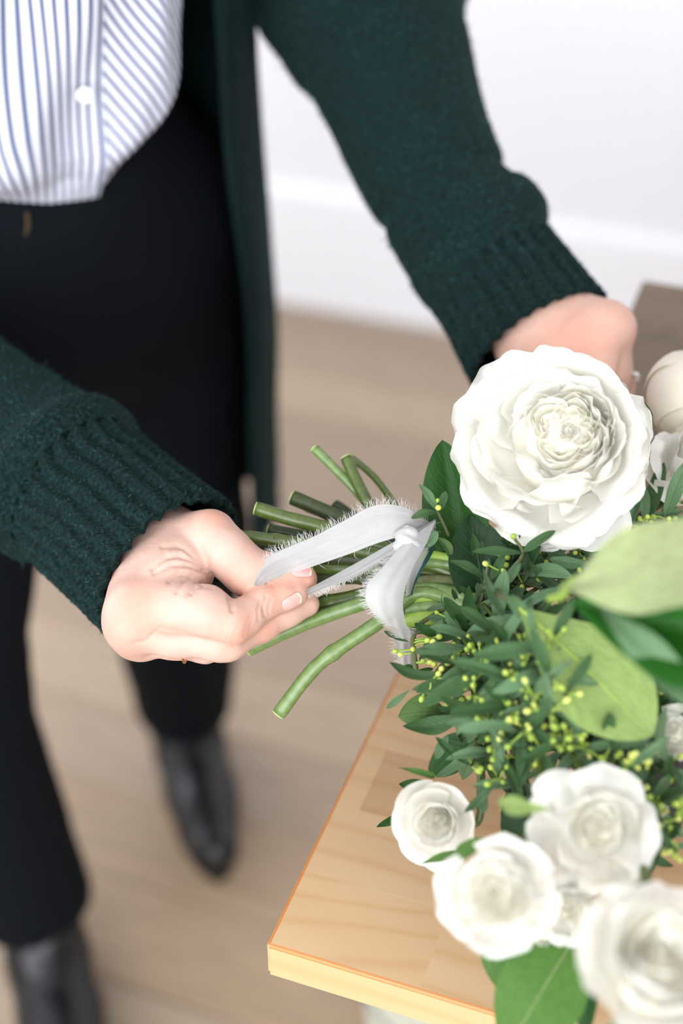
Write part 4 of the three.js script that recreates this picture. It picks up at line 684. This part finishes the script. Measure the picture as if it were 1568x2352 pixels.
put(1455, 1705, 0.825, 45, -0.4, 0.3, { n: 6, open: 0.9, outer: 4, outerCurl: 0.1, ruf: 0.02, sep: 3 }, 'white bud beside the ruffled spray rose');
put(1500, 1860, 0.80, 44, 0.3, 0.2, { n: 6, open: 0.9, outer: 4, outerCurl: 0.1, ruf: 0.02, sep: 3 }, 'white bud behind the open spray roses');

// --- stems fanning out of the ribbon
function stem(pts, r, mat, node) {
  const L = pts.map((p) => P(...p)), k = node ?? rr(0.15, 0.5), g = tube(L, [r, r, r * 0.95], 40, 10, (t) => 0.22 * Math.exp(-Math.pow((t - k) / 0.018, 2)) + 0.02 * Math.sin(t * 40));
  const m = mesh('stem', g, mat, bouquet);
  const d = L[0].clone().sub(L[1]).normalize(), cg = new THREE.CylinderGeometry(r * 0.94, r * 0.94, 0.0006, 12); const q = new THREE.Quaternion().setFromUnitVectors(UP, d); cg.applyQuaternion(q); cg.translate(L[0].x + d.x * 0.0004, L[0].y + d.y * 0.0004, L[0].z + d.z * 0.0004); mesh('cut_end', cg, cutM, m);
  if (rnd() < 0.7) { const c = curve(L), p = c.getPointAt(k), tg = c.getTangentAt(k), sd = toCam(p).addScaledVector(camU, rr(-1, 1)); sd.addScaledVector(tg, -sd.dot(tg)).normalize(); const th = new THREE.ConeGeometry(0.0016, 0.0035, 6); th.applyQuaternion(new THREE.Quaternion().setFromUnitVectors(UP, sd)); th.translate(p.x + sd.x * r, p.y + sd.y * r, p.z + sd.z * r); mesh('thorn', th, nodeM, m); }
}
stem([[722, 1030, 0.935], [800, 1108, 0.93], [870, 1185, 0.92], [965, 1268, 0.902], [1080, 1300, 0.90]], 0.0032, stemM.light);
stem([[795, 1052, 0.93], [828, 1125, 0.922], [870, 1190, 0.912], [968, 1272, 0.90], [1090, 1310, 0.89]], 0.0040, stemM.mid);
stem([[808, 1052, 0.945], [858, 1095, 0.938], [900, 1150, 0.928], [972, 1255, 0.905], [1090, 1280, 0.9]], 0.0024, stemM.mid);
stem([[588, 1168, 0.905], [660, 1190, 0.903], [745, 1212, 0.90], [962, 1285, 0.895], [1090, 1330, 0.89]], 0.0046, stemM.mid);
stem([[672, 1143, 0.925], [740, 1172, 0.92], [820, 1210, 0.912], [965, 1275, 0.90], [1100, 1310, 0.89]], 0.0050, stemM.dark);
stem([[705, 1160, 0.94], [770, 1185, 0.93], [840, 1215, 0.92], [965, 1270, 0.905], [1100, 1290, 0.9]], 0.0046, stemM.dark);
stem([[770, 1160, 0.95], [815, 1190, 0.94], [870, 1220, 0.925], [968, 1265, 0.908], [1100, 1270, 0.91]], 0.0040, stemM.dark);
stem([[555, 1232, 0.90], [640, 1243, 0.898], [740, 1254, 0.896], [962, 1290, 0.892], [1090, 1340, 0.885]], 0.0042, stemM.mid, 0.14);
stem([[618, 1218, 0.918], [700, 1232, 0.912], [800, 1252, 0.905], [963, 1288, 0.898], [1090, 1330, 0.895]], 0.0042, stemM.dark);
stem([[560, 1262, 0.915], [650, 1266, 0.91], [760, 1278, 0.905], [962, 1298, 0.897], [1100, 1350, 0.89]], 0.0055, stemM.dark);
stem([[575, 1300, 0.925], [680, 1300, 0.915], [800, 1305, 0.905], [962, 1312, 0.897], [1100, 1345, 0.885]], 0.0048, stemM.mid);
stem([[600, 1340, 0.93], [700, 1330, 0.918], [820, 1325, 0.906], [960, 1325, 0.897], [1100, 1370, 0.88]], 0.0050, stemM.dark);
stem([[640, 1270, 0.93], [740, 1290, 0.92], [840, 1310, 0.91], [964, 1318, 0.90], [1090, 1360, 0.895]], 0.0036, stemM.mid);
stem([[572, 1490, 0.912], [680, 1440, 0.902], [800, 1396, 0.892], [960, 1350, 0.892], [1100, 1380, 0.87]], 0.0048, stemM.light, 0.9);
stem([[600, 1425, 0.925], [700, 1398, 0.912], [820, 1372, 0.90], [960, 1338, 0.895], [1100, 1365, 0.88]], 0.0055, stemM.mid);
stem([[640, 1640, 0.888], [700, 1560, 0.886], [740, 1518, 0.885], [868, 1430, 0.884], [962, 1362, 0.888], [1100, 1400, 0.87]], 0.0046, stemM.light, 0.32);
for (const [y, r, m] of [[1275, 0.003, 'lime'], [1292, 0.0035, 'light'], [1330, 0.003, 'bark'], [1366, 0.0052, 'lime'], [1392, 0.005, 'light'], [1418, 0.006, 'lime'], [1440, 0.004, 'bark']]) stem([[930, y + 8, 0.893], [990, y, 0.888], [1040, y + rr(-4, 8), 0.884], [1130, y + rr(-20, 40), 0.885]], r, stemM[m], 0.9);

// --- large leaves
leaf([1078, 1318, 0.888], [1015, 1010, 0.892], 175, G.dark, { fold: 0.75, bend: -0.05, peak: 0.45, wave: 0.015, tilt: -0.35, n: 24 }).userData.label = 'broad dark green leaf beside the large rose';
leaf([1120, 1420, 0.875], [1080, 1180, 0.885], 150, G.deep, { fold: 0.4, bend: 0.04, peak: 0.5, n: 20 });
leaf([1060, 1320, 0.893], [985, 1245, 0.895], 60, G.olive, { fold: 0.3 });
{ // broad leaf held towards the camera
  const n3 = toCam(P(1500, 1400, 0.70)).multiplyScalar(0.75).add(V(0, 0.25, 0)).addScaledVector(camR, 0.1).normalize();
  const o = { n3, fold: 0.95, bend: -0.03, peak: 0.6, wave: 0.018, n: 30, m: 12 }, m = leaf([1312, 1385, 0.715], [1800, 1500, 0.685], 400, G.glow, o); m.userData.label = 'broad blurred leaf, glossy green, held out toward the viewer';
  leaf([1290, 1352, 0.700], [1800, 1270, 0.662], 265, G.pale, { n3: V(0, 1, 0).addScaledVector(camF, -0.55), fold: 0.12, bend: 0.05, peak: 0.55, n: 30, m: 10, wave: 0.04 });
  leaf([1372, 1388, 0.70], [1650, 1680, 0.668], 84, G.blue2, { fold: 0.3, bend: 0.06, peak: 0.5, n: 20 });
  mesh('petiole', tube([P(1262, 1375, 0.74), P(1290, 1368, 0.72), P(1305, 1345, 0.705), P(1330, 1330, 0.70)], [0.0022, 0.0026], 16, 8), stemM.lime, bouquet);
}
{
  const o = { fold: 0.12, bend: 0.05, droop: 0.02, peak: 0.62, wave: 0.012, n: 26, m: 10 };
  const m = leaf([1185, 1390, 0.79], [1500, 1690, 0.765], 235, G.light, o); m.userData.label = 'pale green oval leaf below the broad leaf'; midrib(m, [1185, 1390, 0.79], [1480, 1672, 0.766], 0.0012, stemM.lime, o);
  mesh('petiole', tube([P(1110, 1345, 0.86), P(1150, 1368, 0.82), P(1185, 1390, 0.79)], [0.0016, 0.0014], 12, 6), stemM.bark, bouquet);
  leaf([1330, 1400, 0.80], [1480, 1560, 0.80], 120, G.deep, { fold: 0.3 });
}
leaf([1030, 1640, 0.855], [914, 1645, 0.845], 92, G.olive, { fold: 0.15, bend: 0.1, peak: 0.5, n: 20, tilt: -0.2 });
leaf([1065, 1645, 0.83], [925, 1668, 0.835], 48, G.blue, { fold: 0.5, bend: -0.25, peak: 0.5, n: 20 });
leaf([1105, 1690, 0.90], [985, 1775, 0.925], 90, G.dark, { fold: 0.25, bend: 0.03, peak: 0.5, n: 20 });
leaf([1100, 1700, 0.88], [1060, 1790, 0.90], 45, G.sage, { fold: 0.3 });
leaf([1030, 1690, 0.87], [1000, 1745, 0.88], 26, G.blue2, { fold: 0.4 });
leaf([1010, 1830, 0.87], [915, 1800, 0.875], 40, G.dark, { fold: 0.3, bend: 0.15 });
leaf([960, 1830, 0.86], [866, 1900, 0.875], 34, G.dark, { fold: 0.5, bend: -0.3, wave: 0.05 });
leaf([1000, 1785, 0.82], [915, 1763, 0.82], 18, G.mid, { fold: 0.5, bend: 0.04, peak: 0.25 });
leaf([1120, 1930, 0.76], [1040, 1975, 0.78], 40, G.mid, { fold: 0.2 }); leaf([1060, 1960, 0.80], [965, 1985, 0.80], 22, G.mid, { fold: 0.3, peak: 0.3 });
leaf([1275, 1860, 0.72], [1140, 1845, 0.715], 48, G.light, { fold: 0.3, peak: 0.7, bend: -0.05 }); leaf([1110, 1870, 0.80], [1105, 1780, 0.82], 24, G.sage, { fold: 0.3, peak: 0.3 });
{
  let o = { fold: 0.15, bend: 0.03, peak: 0.55, n: 22, m: 10, wave: 0.01 }, m = leaf([1228, 2080, 0.795], [1172, 2298, 0.785], 190, G.mid, o); m.userData.label = 'oval leaf below the spray roses'; midrib(m, [1228, 2080, 0.795], [1174, 2290, 0.785], 0.0006, stemM.light, o);
  m = leaf([1325, 2145, 0.765], [1160, 2420, 0.745], 205, G.mid, { ...o, peak: 0.5 }); m.userData.label = 'brighter oval leaf hanging past the table edge'; midrib(m, [1325, 2145, 0.765], [1166, 2408, 0.746], 0.0010, stemM.light, { ...o });
  leaf([1375, 2180, 0.76], [1330, 2420, 0.755], 40, G.dark, { fold: 0.4, peak: 0.5 });
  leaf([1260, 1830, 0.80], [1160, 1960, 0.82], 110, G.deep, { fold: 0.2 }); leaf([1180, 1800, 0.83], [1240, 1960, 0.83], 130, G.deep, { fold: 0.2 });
  leaf([1400, 2010, 0.77], [1470, 2120, 0.76], 60, G.mid, { fold: 0.3 }); leaf([1430, 1990, 0.79], [1400, 2090, 0.79], 50, G.olive, { fold: 0.3 });
  leaf([1490, 990, 0.905], [1480, 925, 0.905], 26, G.dark, { fold: 0.4 });
}
// --- sprigs of narrow leaves with yellow-green buds
const narrow = [G.blue, G.blue, G.blue2, G.blue2, G.blue2, G.sage, G.blue];
const budGeo = (() => { const g = new THREE.SphereGeometry(1, 10, 8); const p = g.attributes.position; for (let i = 0; i < p.count; i++) { const y = p.getY(i), k = y > 0 ? 1 : 1 - 0.25 * y * y; p.setXYZ(i, p.getX(i) * k, y * 1.25, p.getZ(i) * k); } g.computeVertexNormals(); return g; })();
function bud(parent, from, to, r) {
  const d = to.clone().sub(from), b = mesh('bud', budGeo, budM[Math.floor(rnd() * 4)], parent); b.position.copy(to); b.quaternion.setFromUnitVectors(UP, d.clone().normalize()); b.scale.setScalar(r);
  mesh('bud_stalk', tube([from, from.clone().lerp(to, 0.5).add(V(rr(-1, 1), rr(-1, 1), rr(-1, 1)).multiplyScalar(0.0008)), to], [0.0007, 0.0006], 5, 5), stemM.lime, parent);
}
function blade(parent, A, B, w, mat, o = {}) { const n = (o.n3 ?? toCam(A).multiplyScalar(0.8).add(V(rr(-0.5, 0.5), 0.6 + rr(-0.3, 0.3), rr(-0.5, 0.5)))).clone().normalize(); return mesh('leaf', leafGeo(A, B, w, n, { fold: rr(0.2, 0.8), bend: rr(-0.24, 0.2), peak: rr(0.45, 0.65), wave: 0.014, sharp: 0.8, n: 12, m: 6, twist: rr(-0.5, 0.5), ...o }), mat, parent); }
// explicit sprig: stem points, then [base px, tip px, width px, depth, colour, options], then bud pixels
const spriglet = (stemPts, r, leaves, buds, mat = stemM.bark) => {
  const g = group('sprig', bouquet), L = stemPts.map((p) => P(...p)); mesh('twig', tube(L, [r, r * 0.6], 24, 7), mat, g);
  for (const [bx, by, tx, ty, w, z, m, o] of leaves) { const dz = o?.dz ?? 0; blade(g, P(bx, by, z), P(tx, ty, z + dz), w / FOCAL * z, G[m], o ?? {}); }
  const c = curve(L); for (const [x, y, z, k] of buds) { const q = P(x, y, z); let best = L[0], bd = 9; for (let t = 0; t <= 1; t += 0.05) { const e = c.getPoint(t), d = e.distanceTo(q); if (d < bd) { bd = d; best = e; } } bud(g, bd > 0.018 ? q.clone().lerp(best, 0.018 / bd) : best, q, (k ?? 6.5) / FOCAL * z); }
  return g;
};
const S4 = (x, y) => [860 + x / 2.2147, 1200 + y / 2.2147], S1 = (x, y) => [860 + x / 4.48, 1240 + y / 4.48];
const lf = (S, bx, by, tx, ty, w, z, m, o) => { const k = S === S4 ? 2.2147 : 4.48; return [...S(bx, by), ...S(tx, ty), w / k, z, m, o]; };
const bd = (S, x, y, z, k) => [...S(x, y), z, k];
spriglet([[1085, 1390, 0.872], [1150, 1330, 0.862], [1200, 1270, 0.852], [1180, 1235, 0.85]], 0.0016, [
  lf(S4, 752, 158, 498, 148, 62, 0.850, 'blue', { bend: 0.03, fold: 0.3 }), lf(S4, 755, 150, 922, 40, 56, 0.846, 'blue', { bend: 0.03, fold: 0.3 }), lf(S4, 655, 165, 590, 290, 54, 0.855, 'blue', {}), lf(S4, 742, 175, 672, 320, 50, 0.857, 'sage', {}), lf(S4, 775, 190, 950, 345, 66, 0.85, 'blue', {}), lf(S4, 885, 185, 1110, 215, 66, 0.855, 'blue2', {}), lf(S4, 640, 90, 740, 130, 50, 0.87, 'dark', {}),
], [bd(S4, 706, 72, 0.848, 7), bd(S4, 565, 210, 0.855, 7), bd(S4, 655, 275, 0.855, 7), bd(S4, 655, 245, 0.857, 6)]);
spriglet([[1070, 1440, 0.872], [1100, 1390, 0.868], [1113, 1335, 0.862], [1120, 1300, 0.86]], 0.0015, [
  lf(S4, 560, 290, 380, 195, 58, 0.862, 'blue', { bend: 0.14, fold: 0.2 }), lf(S4, 480, 315, 495, 570, 82, 0.862, 'dark', { fold: 0.5, bend: 0.06, twist: 0 }), lf(S4, 578, 320, 655, 475, 62, 0.862, 'sage', {}), lf(S4, 560, 330, 640, 480, 44, 0.868, 'blue', {}), lf(S4, 420, 400, 395, 335, 26, 0.874, 'dark', {}),
], [bd(S4, 652, 462, 0.858, 8), bd(S4, 692, 503, 0.856, 8), bd(S4, 622, 525, 0.858, 8), bd(S4, 515, 558, 0.862, 6), bd(S4, 316, 458, 0.876, 5), bd(S4, 425, 402, 0.875, 5)]);
spriglet([[955, 1545, 0.868], [950, 1500, 0.868], [948, 1470, 0.87], [958, 1440, 0.876], [1000, 1410, 0.88], [1040, 1385, 0.88]], 0.0019, [
  lf(S4, 180, 608, 48, 552, 30, 0.868, 'blue', { bend: -0.2, fold: 0.5 }), lf(S4, 312, 578, 202, 512, 56, 0.866, 'dark', { bend: 0.06, fold: 0.5 }), lf(S4, 345, 490, 228, 715, 60, 0.870, 'sage', { bend: -0.05, fold: 0.35, twist: 0.2 }), lf(S4, 210, 742, 145, 735, 30, 0.868, 'dark', {}), lf(S4, 215, 755, 300, 745, 26, 0.866, 'dark', { fold: 0.6 }),
  lf(S4, 440, 480, 390, 440, 30, 0.874, 'dark', {}), lf(S4, 455, 500, 350, 520, 36, 0.876, 'dark', {}), lf(S4, 260, 450, 385, 405, 34, 0.878, 'sage', {}),
], [bd(S4, 105, 655, 0.868, 6), bd(S4, 132, 672, 0.868, 6), bd(S4, 195, 645, 0.862, 6.5), bd(S4, 268, 600, 0.862, 6.5), bd(S4, 294, 606, 0.862, 7), bd(S4, 328, 582, 0.864, 7), bd(S4, 318, 642, 0.864, 6), bd(S4, 245, 705, 0.862, 6), bd(S4, 282, 712, 0.860, 6.5), bd(S4, 302, 722, 0.858, 6.5), bd(S4, 434, 590, 0.862, 7), bd(S4, 388, 640, 0.862, 6)]);
spriglet([[1065, 1500, 0.865], [1040, 1530, 0.85], [1010, 1548, 0.838], [985, 1565, 0.832]], 0.0014, [
  lf(S4, 345, 775, 72, 708, 72, 0.832, 'blue', { bend: -0.22, fold: 0.35, twist: 0 }), lf(S4, 350, 800, 190, 852, 48, 0.835, 'blue2', { bend: -0.1 }), lf(S4, 180, 852, 58, 948, 38, 0.845, 'sage', { bend: -0.08, fold: 0.3 }), lf(S4, 300, 870, 430, 850, 50, 0.83, 'blue2', {}),
], [bd(S4, 240, 898, 0.835, 7), bd(S4, 283, 855, 0.832, 6), bd(S4, 325, 770, 0.828, 7), bd(S4, 340, 745, 0.828, 7), bd(S4, 370, 790, 0.826, 7)]);
// sprigs that fill the heart of the bouquet
const heads = [[1085, 1475, 0.845, 10], [1050, 1530, 0.825, 11], [1105, 1540, 0.805, 12], [1150, 1500, 0.80, 8], [1090, 1600, 0.80, 14], [1165, 1560, 0.775, 9], [1215, 1500, 0.78, 8], [1260, 1480, 0.765, 9], [1270, 1560, 0.755, 10], [1225, 1600, 0.765, 8], [1180, 1640, 0.775, 9], [1120, 1660, 0.79, 8], [1140, 1720, 0.785, 12], [1205, 1690, 0.77, 10], [1265, 1640, 0.76, 9], [1240, 1720, 0.775, 10], [1300, 1690, 0.77, 10], [1345, 1720, 0.775, 11], [1300, 1600, 0.76, 8], [1440, 1760, 0.75, 12], [1400, 1740, 0.79, 7], [1160, 1290, 0.872, 5], [1240, 1260, 0.875, 4], [1330, 1270, 0.875, 5], [1400, 1240, 0.88, 5], [1480, 1205, 0.885, 8], [1520, 1200, 0.875, 8], [1200, 1350, 0.865, 6], [1260, 1330, 0.86, 4], [1330, 1340, 0.85, 3], [1530, 1760, 0.78, 6], [1520, 1890, 0.765, 8], [1550, 1960, 0.76, 8], [1480, 1830, 0.77, 7], [1560, 1830, 0.77, 6], [1150, 1790, 0.80, 5], [1080, 1760, 0.815, 4], [1040, 1620, 0.835, 6], [1390, 1660, 0.80, 5], [1440, 1620, 0.80, 4], [1540, 1600, 0.79, 5], [1540, 1480, 0.82, 4], [1450, 1420, 0.83, 3], [1230, 1420, 0.85, 3], [1180, 1440, 0.845, 5], [1420, 1200, 0.895, 4], [1500, 1980, 0.775, 5], [1210, 1800, 0.80, 4], [1330, 1790, 0.80, 5]];
heads.forEach(([hx, hy, hz, nb], i) => {
  const far = Math.hypot(hx - 980, hy - 1330), b0 = [1060 + rr(-20, 60), 1360 + rr(-50, 60), 0.892], midp = [(hx * 0.6 + b0[0] * 0.4) + rr(-25, 25), (hy * 0.6 + b0[1] * 0.4) + rr(-25, 25), hz * 0.45 + 0.885 * 0.55];
  const L = far < 160 ? [P(b0[0], b0[1], b0[2]), P(hx, hy, hz)] : [P(...b0), P(...midp), P(hx + rr(-10, 10), hy - 10, hz + 0.012), P(hx, hy, hz)], c = curve(L), g = group('sprig', bouquet), len = c.getLength();
  mesh('twig', tube(L, [0.0016, 0.0007], 18, 6), rnd() < 0.5 ? stemM.bark : stemM.mid, g);
  const nl = 7 + Math.floor(rnd() * 4), s0 = Math.max(0.1, 1 - 0.075 / len);
  for (let k = 0; k < nl; k++) {
    const t = s0 + (1 - s0) * (k + 0.5) / nl, p = c.getPointAt(Math.min(t, 0.999)), tg = c.getTangentAt(Math.min(t, 0.999)), a = k * 2.4 + i, x = camR.clone().addScaledVector(tg, -camR.dot(tg)).normalize(), y = tg.clone().cross(x);
    const d = tg.clone().multiplyScalar(0.55).addScaledVector(x, Math.cos(a)).addScaledVector(y, Math.sin(a)).addScaledVector(UP, 0.15).addScaledVector(camF, 0.35).normalize(), l = rr(0.024, 0.042);
    blade(g, p, p.clone().addScaledVector(d, l), l * rr(0.18, 0.27), narrow[Math.floor(rnd() * narrow.length)]);
  }
  for (let k = 0; k < nb; k++) { const t = 1 - rr(0, 0.032) / len, p = c.getPointAt(clamp(t, 0, 1)), d = V(rr(-1, 1), rr(-1, 1), rr(-1, 1)).addScaledVector(camF, -0.7).normalize(); bud(g, p, p.clone().addScaledVector(d, rr(0.005, 0.012)), rr(0.0013, 0.0021)); }
});
// dark undergrowth of the bouquet: broad leaves deep inside
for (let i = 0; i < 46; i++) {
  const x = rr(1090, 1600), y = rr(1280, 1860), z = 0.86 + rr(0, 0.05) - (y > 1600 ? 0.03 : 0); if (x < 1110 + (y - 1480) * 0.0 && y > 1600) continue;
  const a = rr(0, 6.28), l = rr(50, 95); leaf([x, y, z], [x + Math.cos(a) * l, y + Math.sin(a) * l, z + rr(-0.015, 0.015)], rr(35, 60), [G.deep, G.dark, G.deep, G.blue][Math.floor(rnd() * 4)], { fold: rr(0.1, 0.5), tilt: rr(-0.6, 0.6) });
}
// leaves on the twig left of the dark leaf
spriglet([[1030, 1230, 0.885], [1012, 1190, 0.878], [1002, 1170, 0.872], [998, 1160, 0.87]], 0.0012, [
  [1003, 1172, 962, 1112, 26, 0.868, 'blue2', { bend: 0.05, fold: 0.3 }], [1003, 1178, 944, 1190, 24, 0.868, 'blue', { bend: 0.12, fold: 0.4 }], [1010, 1175, 1024, 1128, 22, 0.874, 'blue', {}], [1005, 1220, 975, 1258, 26, 0.868, 'blue2', { fold: 0.2 }], [1000, 1235, 1035, 1285, 30, 0.875, 'olive', {}],
], [[1006, 1166, 0.866, 7], [1004, 1150, 0.87, 5]]);
// stem carrying the spray rose over the table
for (const [pts, r, m] of [[[[1090, 1660, 0.86], [1102, 1740, 0.835], [1104, 1820, 0.825], [1095, 1890, 0.825], [1040, 1890, 0.835]], 0.0028, 'mid'], [[[1180, 1560, 0.85], [1240, 1720, 0.80], [1230, 1860, 0.77], [1180, 1980, 0.745], [1150, 2030, 0.735]], 0.0026, 'mid'], [[[1180, 1540, 0.86], [1290, 1700, 0.80], [1350, 1800, 0.765], [1368, 1880, 0.755]], 0.0028, 'mid'], [[[1200, 1540, 0.87], [1380, 1760, 0.81], [1470, 1960, 0.74], [1500, 2160, 0.685]], 0.0034, 'mid'], [[[1180, 1450, 0.88], [1300, 1560, 0.855], [1430, 1650, 0.84], [1540, 1690, 0.82]], 0.0024, 'mid'], [[[1150, 1330, 0.89], [1200, 1240, 0.895], [1240, 1140, 0.90], [1275, 1060, 0.89]], 0.0036, 'dark'], [[[1180, 1340, 0.895], [1350, 1260, 0.92], [1480, 1180, 0.93], [1570, 1120, 0.93]], 0.0034, 'dark'], [[[1180, 1330, 0.90], [1350, 1200, 0.935], [1480, 1080, 0.96], [1560, 980, 0.975]], 0.0034, 'dark'], [[[1250, 1850, 0.79], [1290, 1960, 0.78], [1310, 2060, 0.775]], 0.002, 'mid'], [[[1300, 1990, 0.78], [1330, 2080, 0.772], [1330, 2150, 0.768]], 0.002, 'mid'], [[[1340, 1760, 0.82], [1420, 1820, 0.815], [1500, 1870, 0.812]], 0.0018, 'mid'], [[[1380, 1620, 0.85], [1420, 1670, 0.845], [1450, 1705, 0.838]], 0.0018, 'mid'], [[[1200, 1960, 0.79], [1230, 2060, 0.785], [1245, 2150, 0.775]], 0.0018, 'mid']])
  mesh('flower_stem', tube(pts.map((p) => P(...p)), [r, r * 0.8], 30, 8), stemM[m], bouquet);

// ------------------------------------------------------------------ ribbon
const ribbon = group('ribbon');
tag(ribbon, 'white silk ribbon with frayed edges, knotted round the stems and pulled by the hand', 'ribbon');
const silk = phys({ color: new THREE.Color(0.70, 0.69, 0.68), roughness: 0.6, transmission: 0.35, thickness: 0, specularIntensity: 0.4, sheen: 0.3, sheenColor: C(255, 255, 255), bumpMap: tex(512, 256, (u, v) => 0.5 + 0.4 * fbm(u * 3, v * 120, 3, 2) + 0.3 * Math.sin(v * 6.28 * 60)), bumpScale: 0.0003 });
const fibre = phys({ color: new THREE.Color(0.70, 0.68, 0.66), roughness: 0.8, transmission: 0.3 });
function band(name, a, b, { n = 60, w = 10, fray = [1, 1], belly = 0.003, frayLen = 0.0062 } = {}) {
  const ca = curve(a.map((p) => P(...p))), cb = curve(b.map((p) => P(...p)));
  const at = (u, v) => { const p = ca.getPoint(u).lerp(cb.getPoint(u), v), nn = toCam(p); return p.addScaledVector(nn, belly * Math.sin(Math.PI * v) + 0.0012 * nz(u * 6, v * 3, a[0][0]) + 0.0006 * Math.sin(v * 14 + u * 5)); };
  const m = mesh(name, grid(n, w, at), silk, ribbon), pos = [], nor = [];
  for (const [v, k] of [[0, fray[0]], [1, fray[1]]]) if (k) {
    const len = (v ? cb : ca).getLength(), cnt = Math.floor(len / 0.00042 * k);
    for (let i = 0; i < cnt; i++) {
      const u = clamp((i + rnd()) / cnt, 0.002, 0.998), p = at(u, v), q = at(u, v ? 0.85 : 0.15), tg = at(Math.min(1, u + 0.01), v).sub(at(Math.max(0, u - 0.01), v)).normalize(), d = p.clone().sub(q).normalize().addScaledVector(tg, rr(-0.55, 0.55) + 0.35 * Math.sin(u * 50)).add(toCam(p).multiplyScalar(rr(-0.35, 0.35))).normalize();
      const l = frayLen * rr(0.4, 1.25), bendv = V(rr(-1, 1), rr(-1, 1), rr(-1, 1)).multiplyScalar(l * 0.25), mid = p.clone().addScaledVector(d, l * 0.5).add(bendv), e = p.clone().addScaledVector(d, l).addScaledVector(bendv, -0.5), sd = tg.clone().multiplyScalar(rr(0.00007, 0.00013)), n3 = toCam(p);
      const A = p.clone().sub(sd), B = p.clone().add(sd), M1 = mid.clone().sub(sd), M2 = mid.clone().add(sd);
      for (const t of [[A, B, M2], [A, M2, M1], [M1, M2, e]]) for (const z of t) { pos.push(z.x, z.y, z.z); nor.push(n3.x, n3.y, n3.z); }
    }
  }
  if (pos.length) { const g = new THREE.BufferGeometry(); g.setAttribute('position', new THREE.Float32BufferAttribute(pos, 3)); g.computeVertexNormals(); const f = mesh('frayed_edge', g, fibre, m); f.userData.kind = 'stuff'; }
  return m;
}
band('loop', [[985, 1200, 0.878], [930, 1166, 0.868], [865, 1160, 0.862], [790, 1196, 0.860], [715, 1235, 0.862], [650, 1262, 0.866], [606, 1288, 0.864], [588, 1315, 0.862], [580, 1343, 0.863]], [[990, 1215, 0.882], [935, 1228, 0.868], [862, 1249, 0.862], [803, 1272, 0.862], [724, 1299, 0.866], [672, 1317, 0.867], [632, 1330, 0.862], [612, 1336, 0.860], [596, 1348, 0.861]], { fray: [1, 0.08], belly: 0.002 });
band('pulled_end', [[692, 1360, 0.872], [740, 1335, 0.868], [800, 1303, 0.866], [880, 1258, 0.864], [940, 1225, 0.866], [1000, 1192, 0.878]], [[700, 1370, 0.873], [745, 1352, 0.866], [805, 1330, 0.861], [880, 1290, 0.858], [945, 1248, 0.862], [1000, 1208, 0.876]], { fray: [0, 1], belly: 0.002, frayLen: 0.0045 });
band('tail', [[925, 1245, 0.860], [898, 1280, 0.853], [868, 1315, 0.848], [843, 1345, 0.846], [842, 1385, 0.846], [870, 1420, 0.849], [890, 1436, 0.853]], [[1000, 1196, 0.874], [978, 1250, 0.862], [950, 1300, 0.855], [932, 1345, 0.851], [925, 1385, 0.850], [930, 1425, 0.853], [940, 1452, 0.858]], { fray: [1.2, 0.05], belly: 0.005 });
band('tail_end', [[886, 1432, 0.856], [905, 1455, 0.868], [915, 1500, 0.880], [925, 1548, 0.886]], [[938, 1440, 0.860], [948, 1465, 0.872], [952, 1505, 0.884], [948, 1550, 0.888]], { fray: [1, 0.6], belly: 0.002, n: 24 });
band('wrap', [[960, 1205, 0.885], [945, 1260, 0.874], [935, 1320, 0.874], [932, 1370, 0.884]], [[1000, 1200, 0.885], [985, 1255, 0.876], [962, 1315, 0.876], [945, 1365, 0.886]], { fray: [0.3, 0.1], belly: 0.006, n: 24 });
{ // knot
  const g = new THREE.SphereGeometry(1, 28, 20), p = g.attributes.position;
  for (let i = 0; i < p.count; i++) { const x = p.getX(i), y = p.getY(i), z = p.getZ(i), k = 1 + 0.16 * Math.sin(y * 7 + x * 3) * (1 - Math.abs(y)) + 0.1 * nz(x * 3, y * 3, z * 3); p.setXYZ(i, x * k * 0.0085, y * k * 0.0105, z * k * 0.006); }
  g.computeVertexNormals(); const k = mesh('knot', g, silk, ribbon); k.position.copy(P(935, 1248, 0.862)); k.lookAt(camera.position);
  const tape = curve([P(990, 1255, 0.887), P(975, 1285, 0.878), P(955, 1318, 0.874), P(940, 1350, 0.878), P(935, 1385, 0.89)]);
  const tg = grid(30, 3, (u, v) => tape.getPoint(u).addScaledVector(camR, v * 0.0028).addScaledVector(camF, 0.001 * v)); mesh('binding_tape', tg, std({ color: C(22, 70, 66), roughness: 0.6 }), bouquet).userData.label = 'dark teal binding tape round the stems';
}

renderer.render(scene, camera);
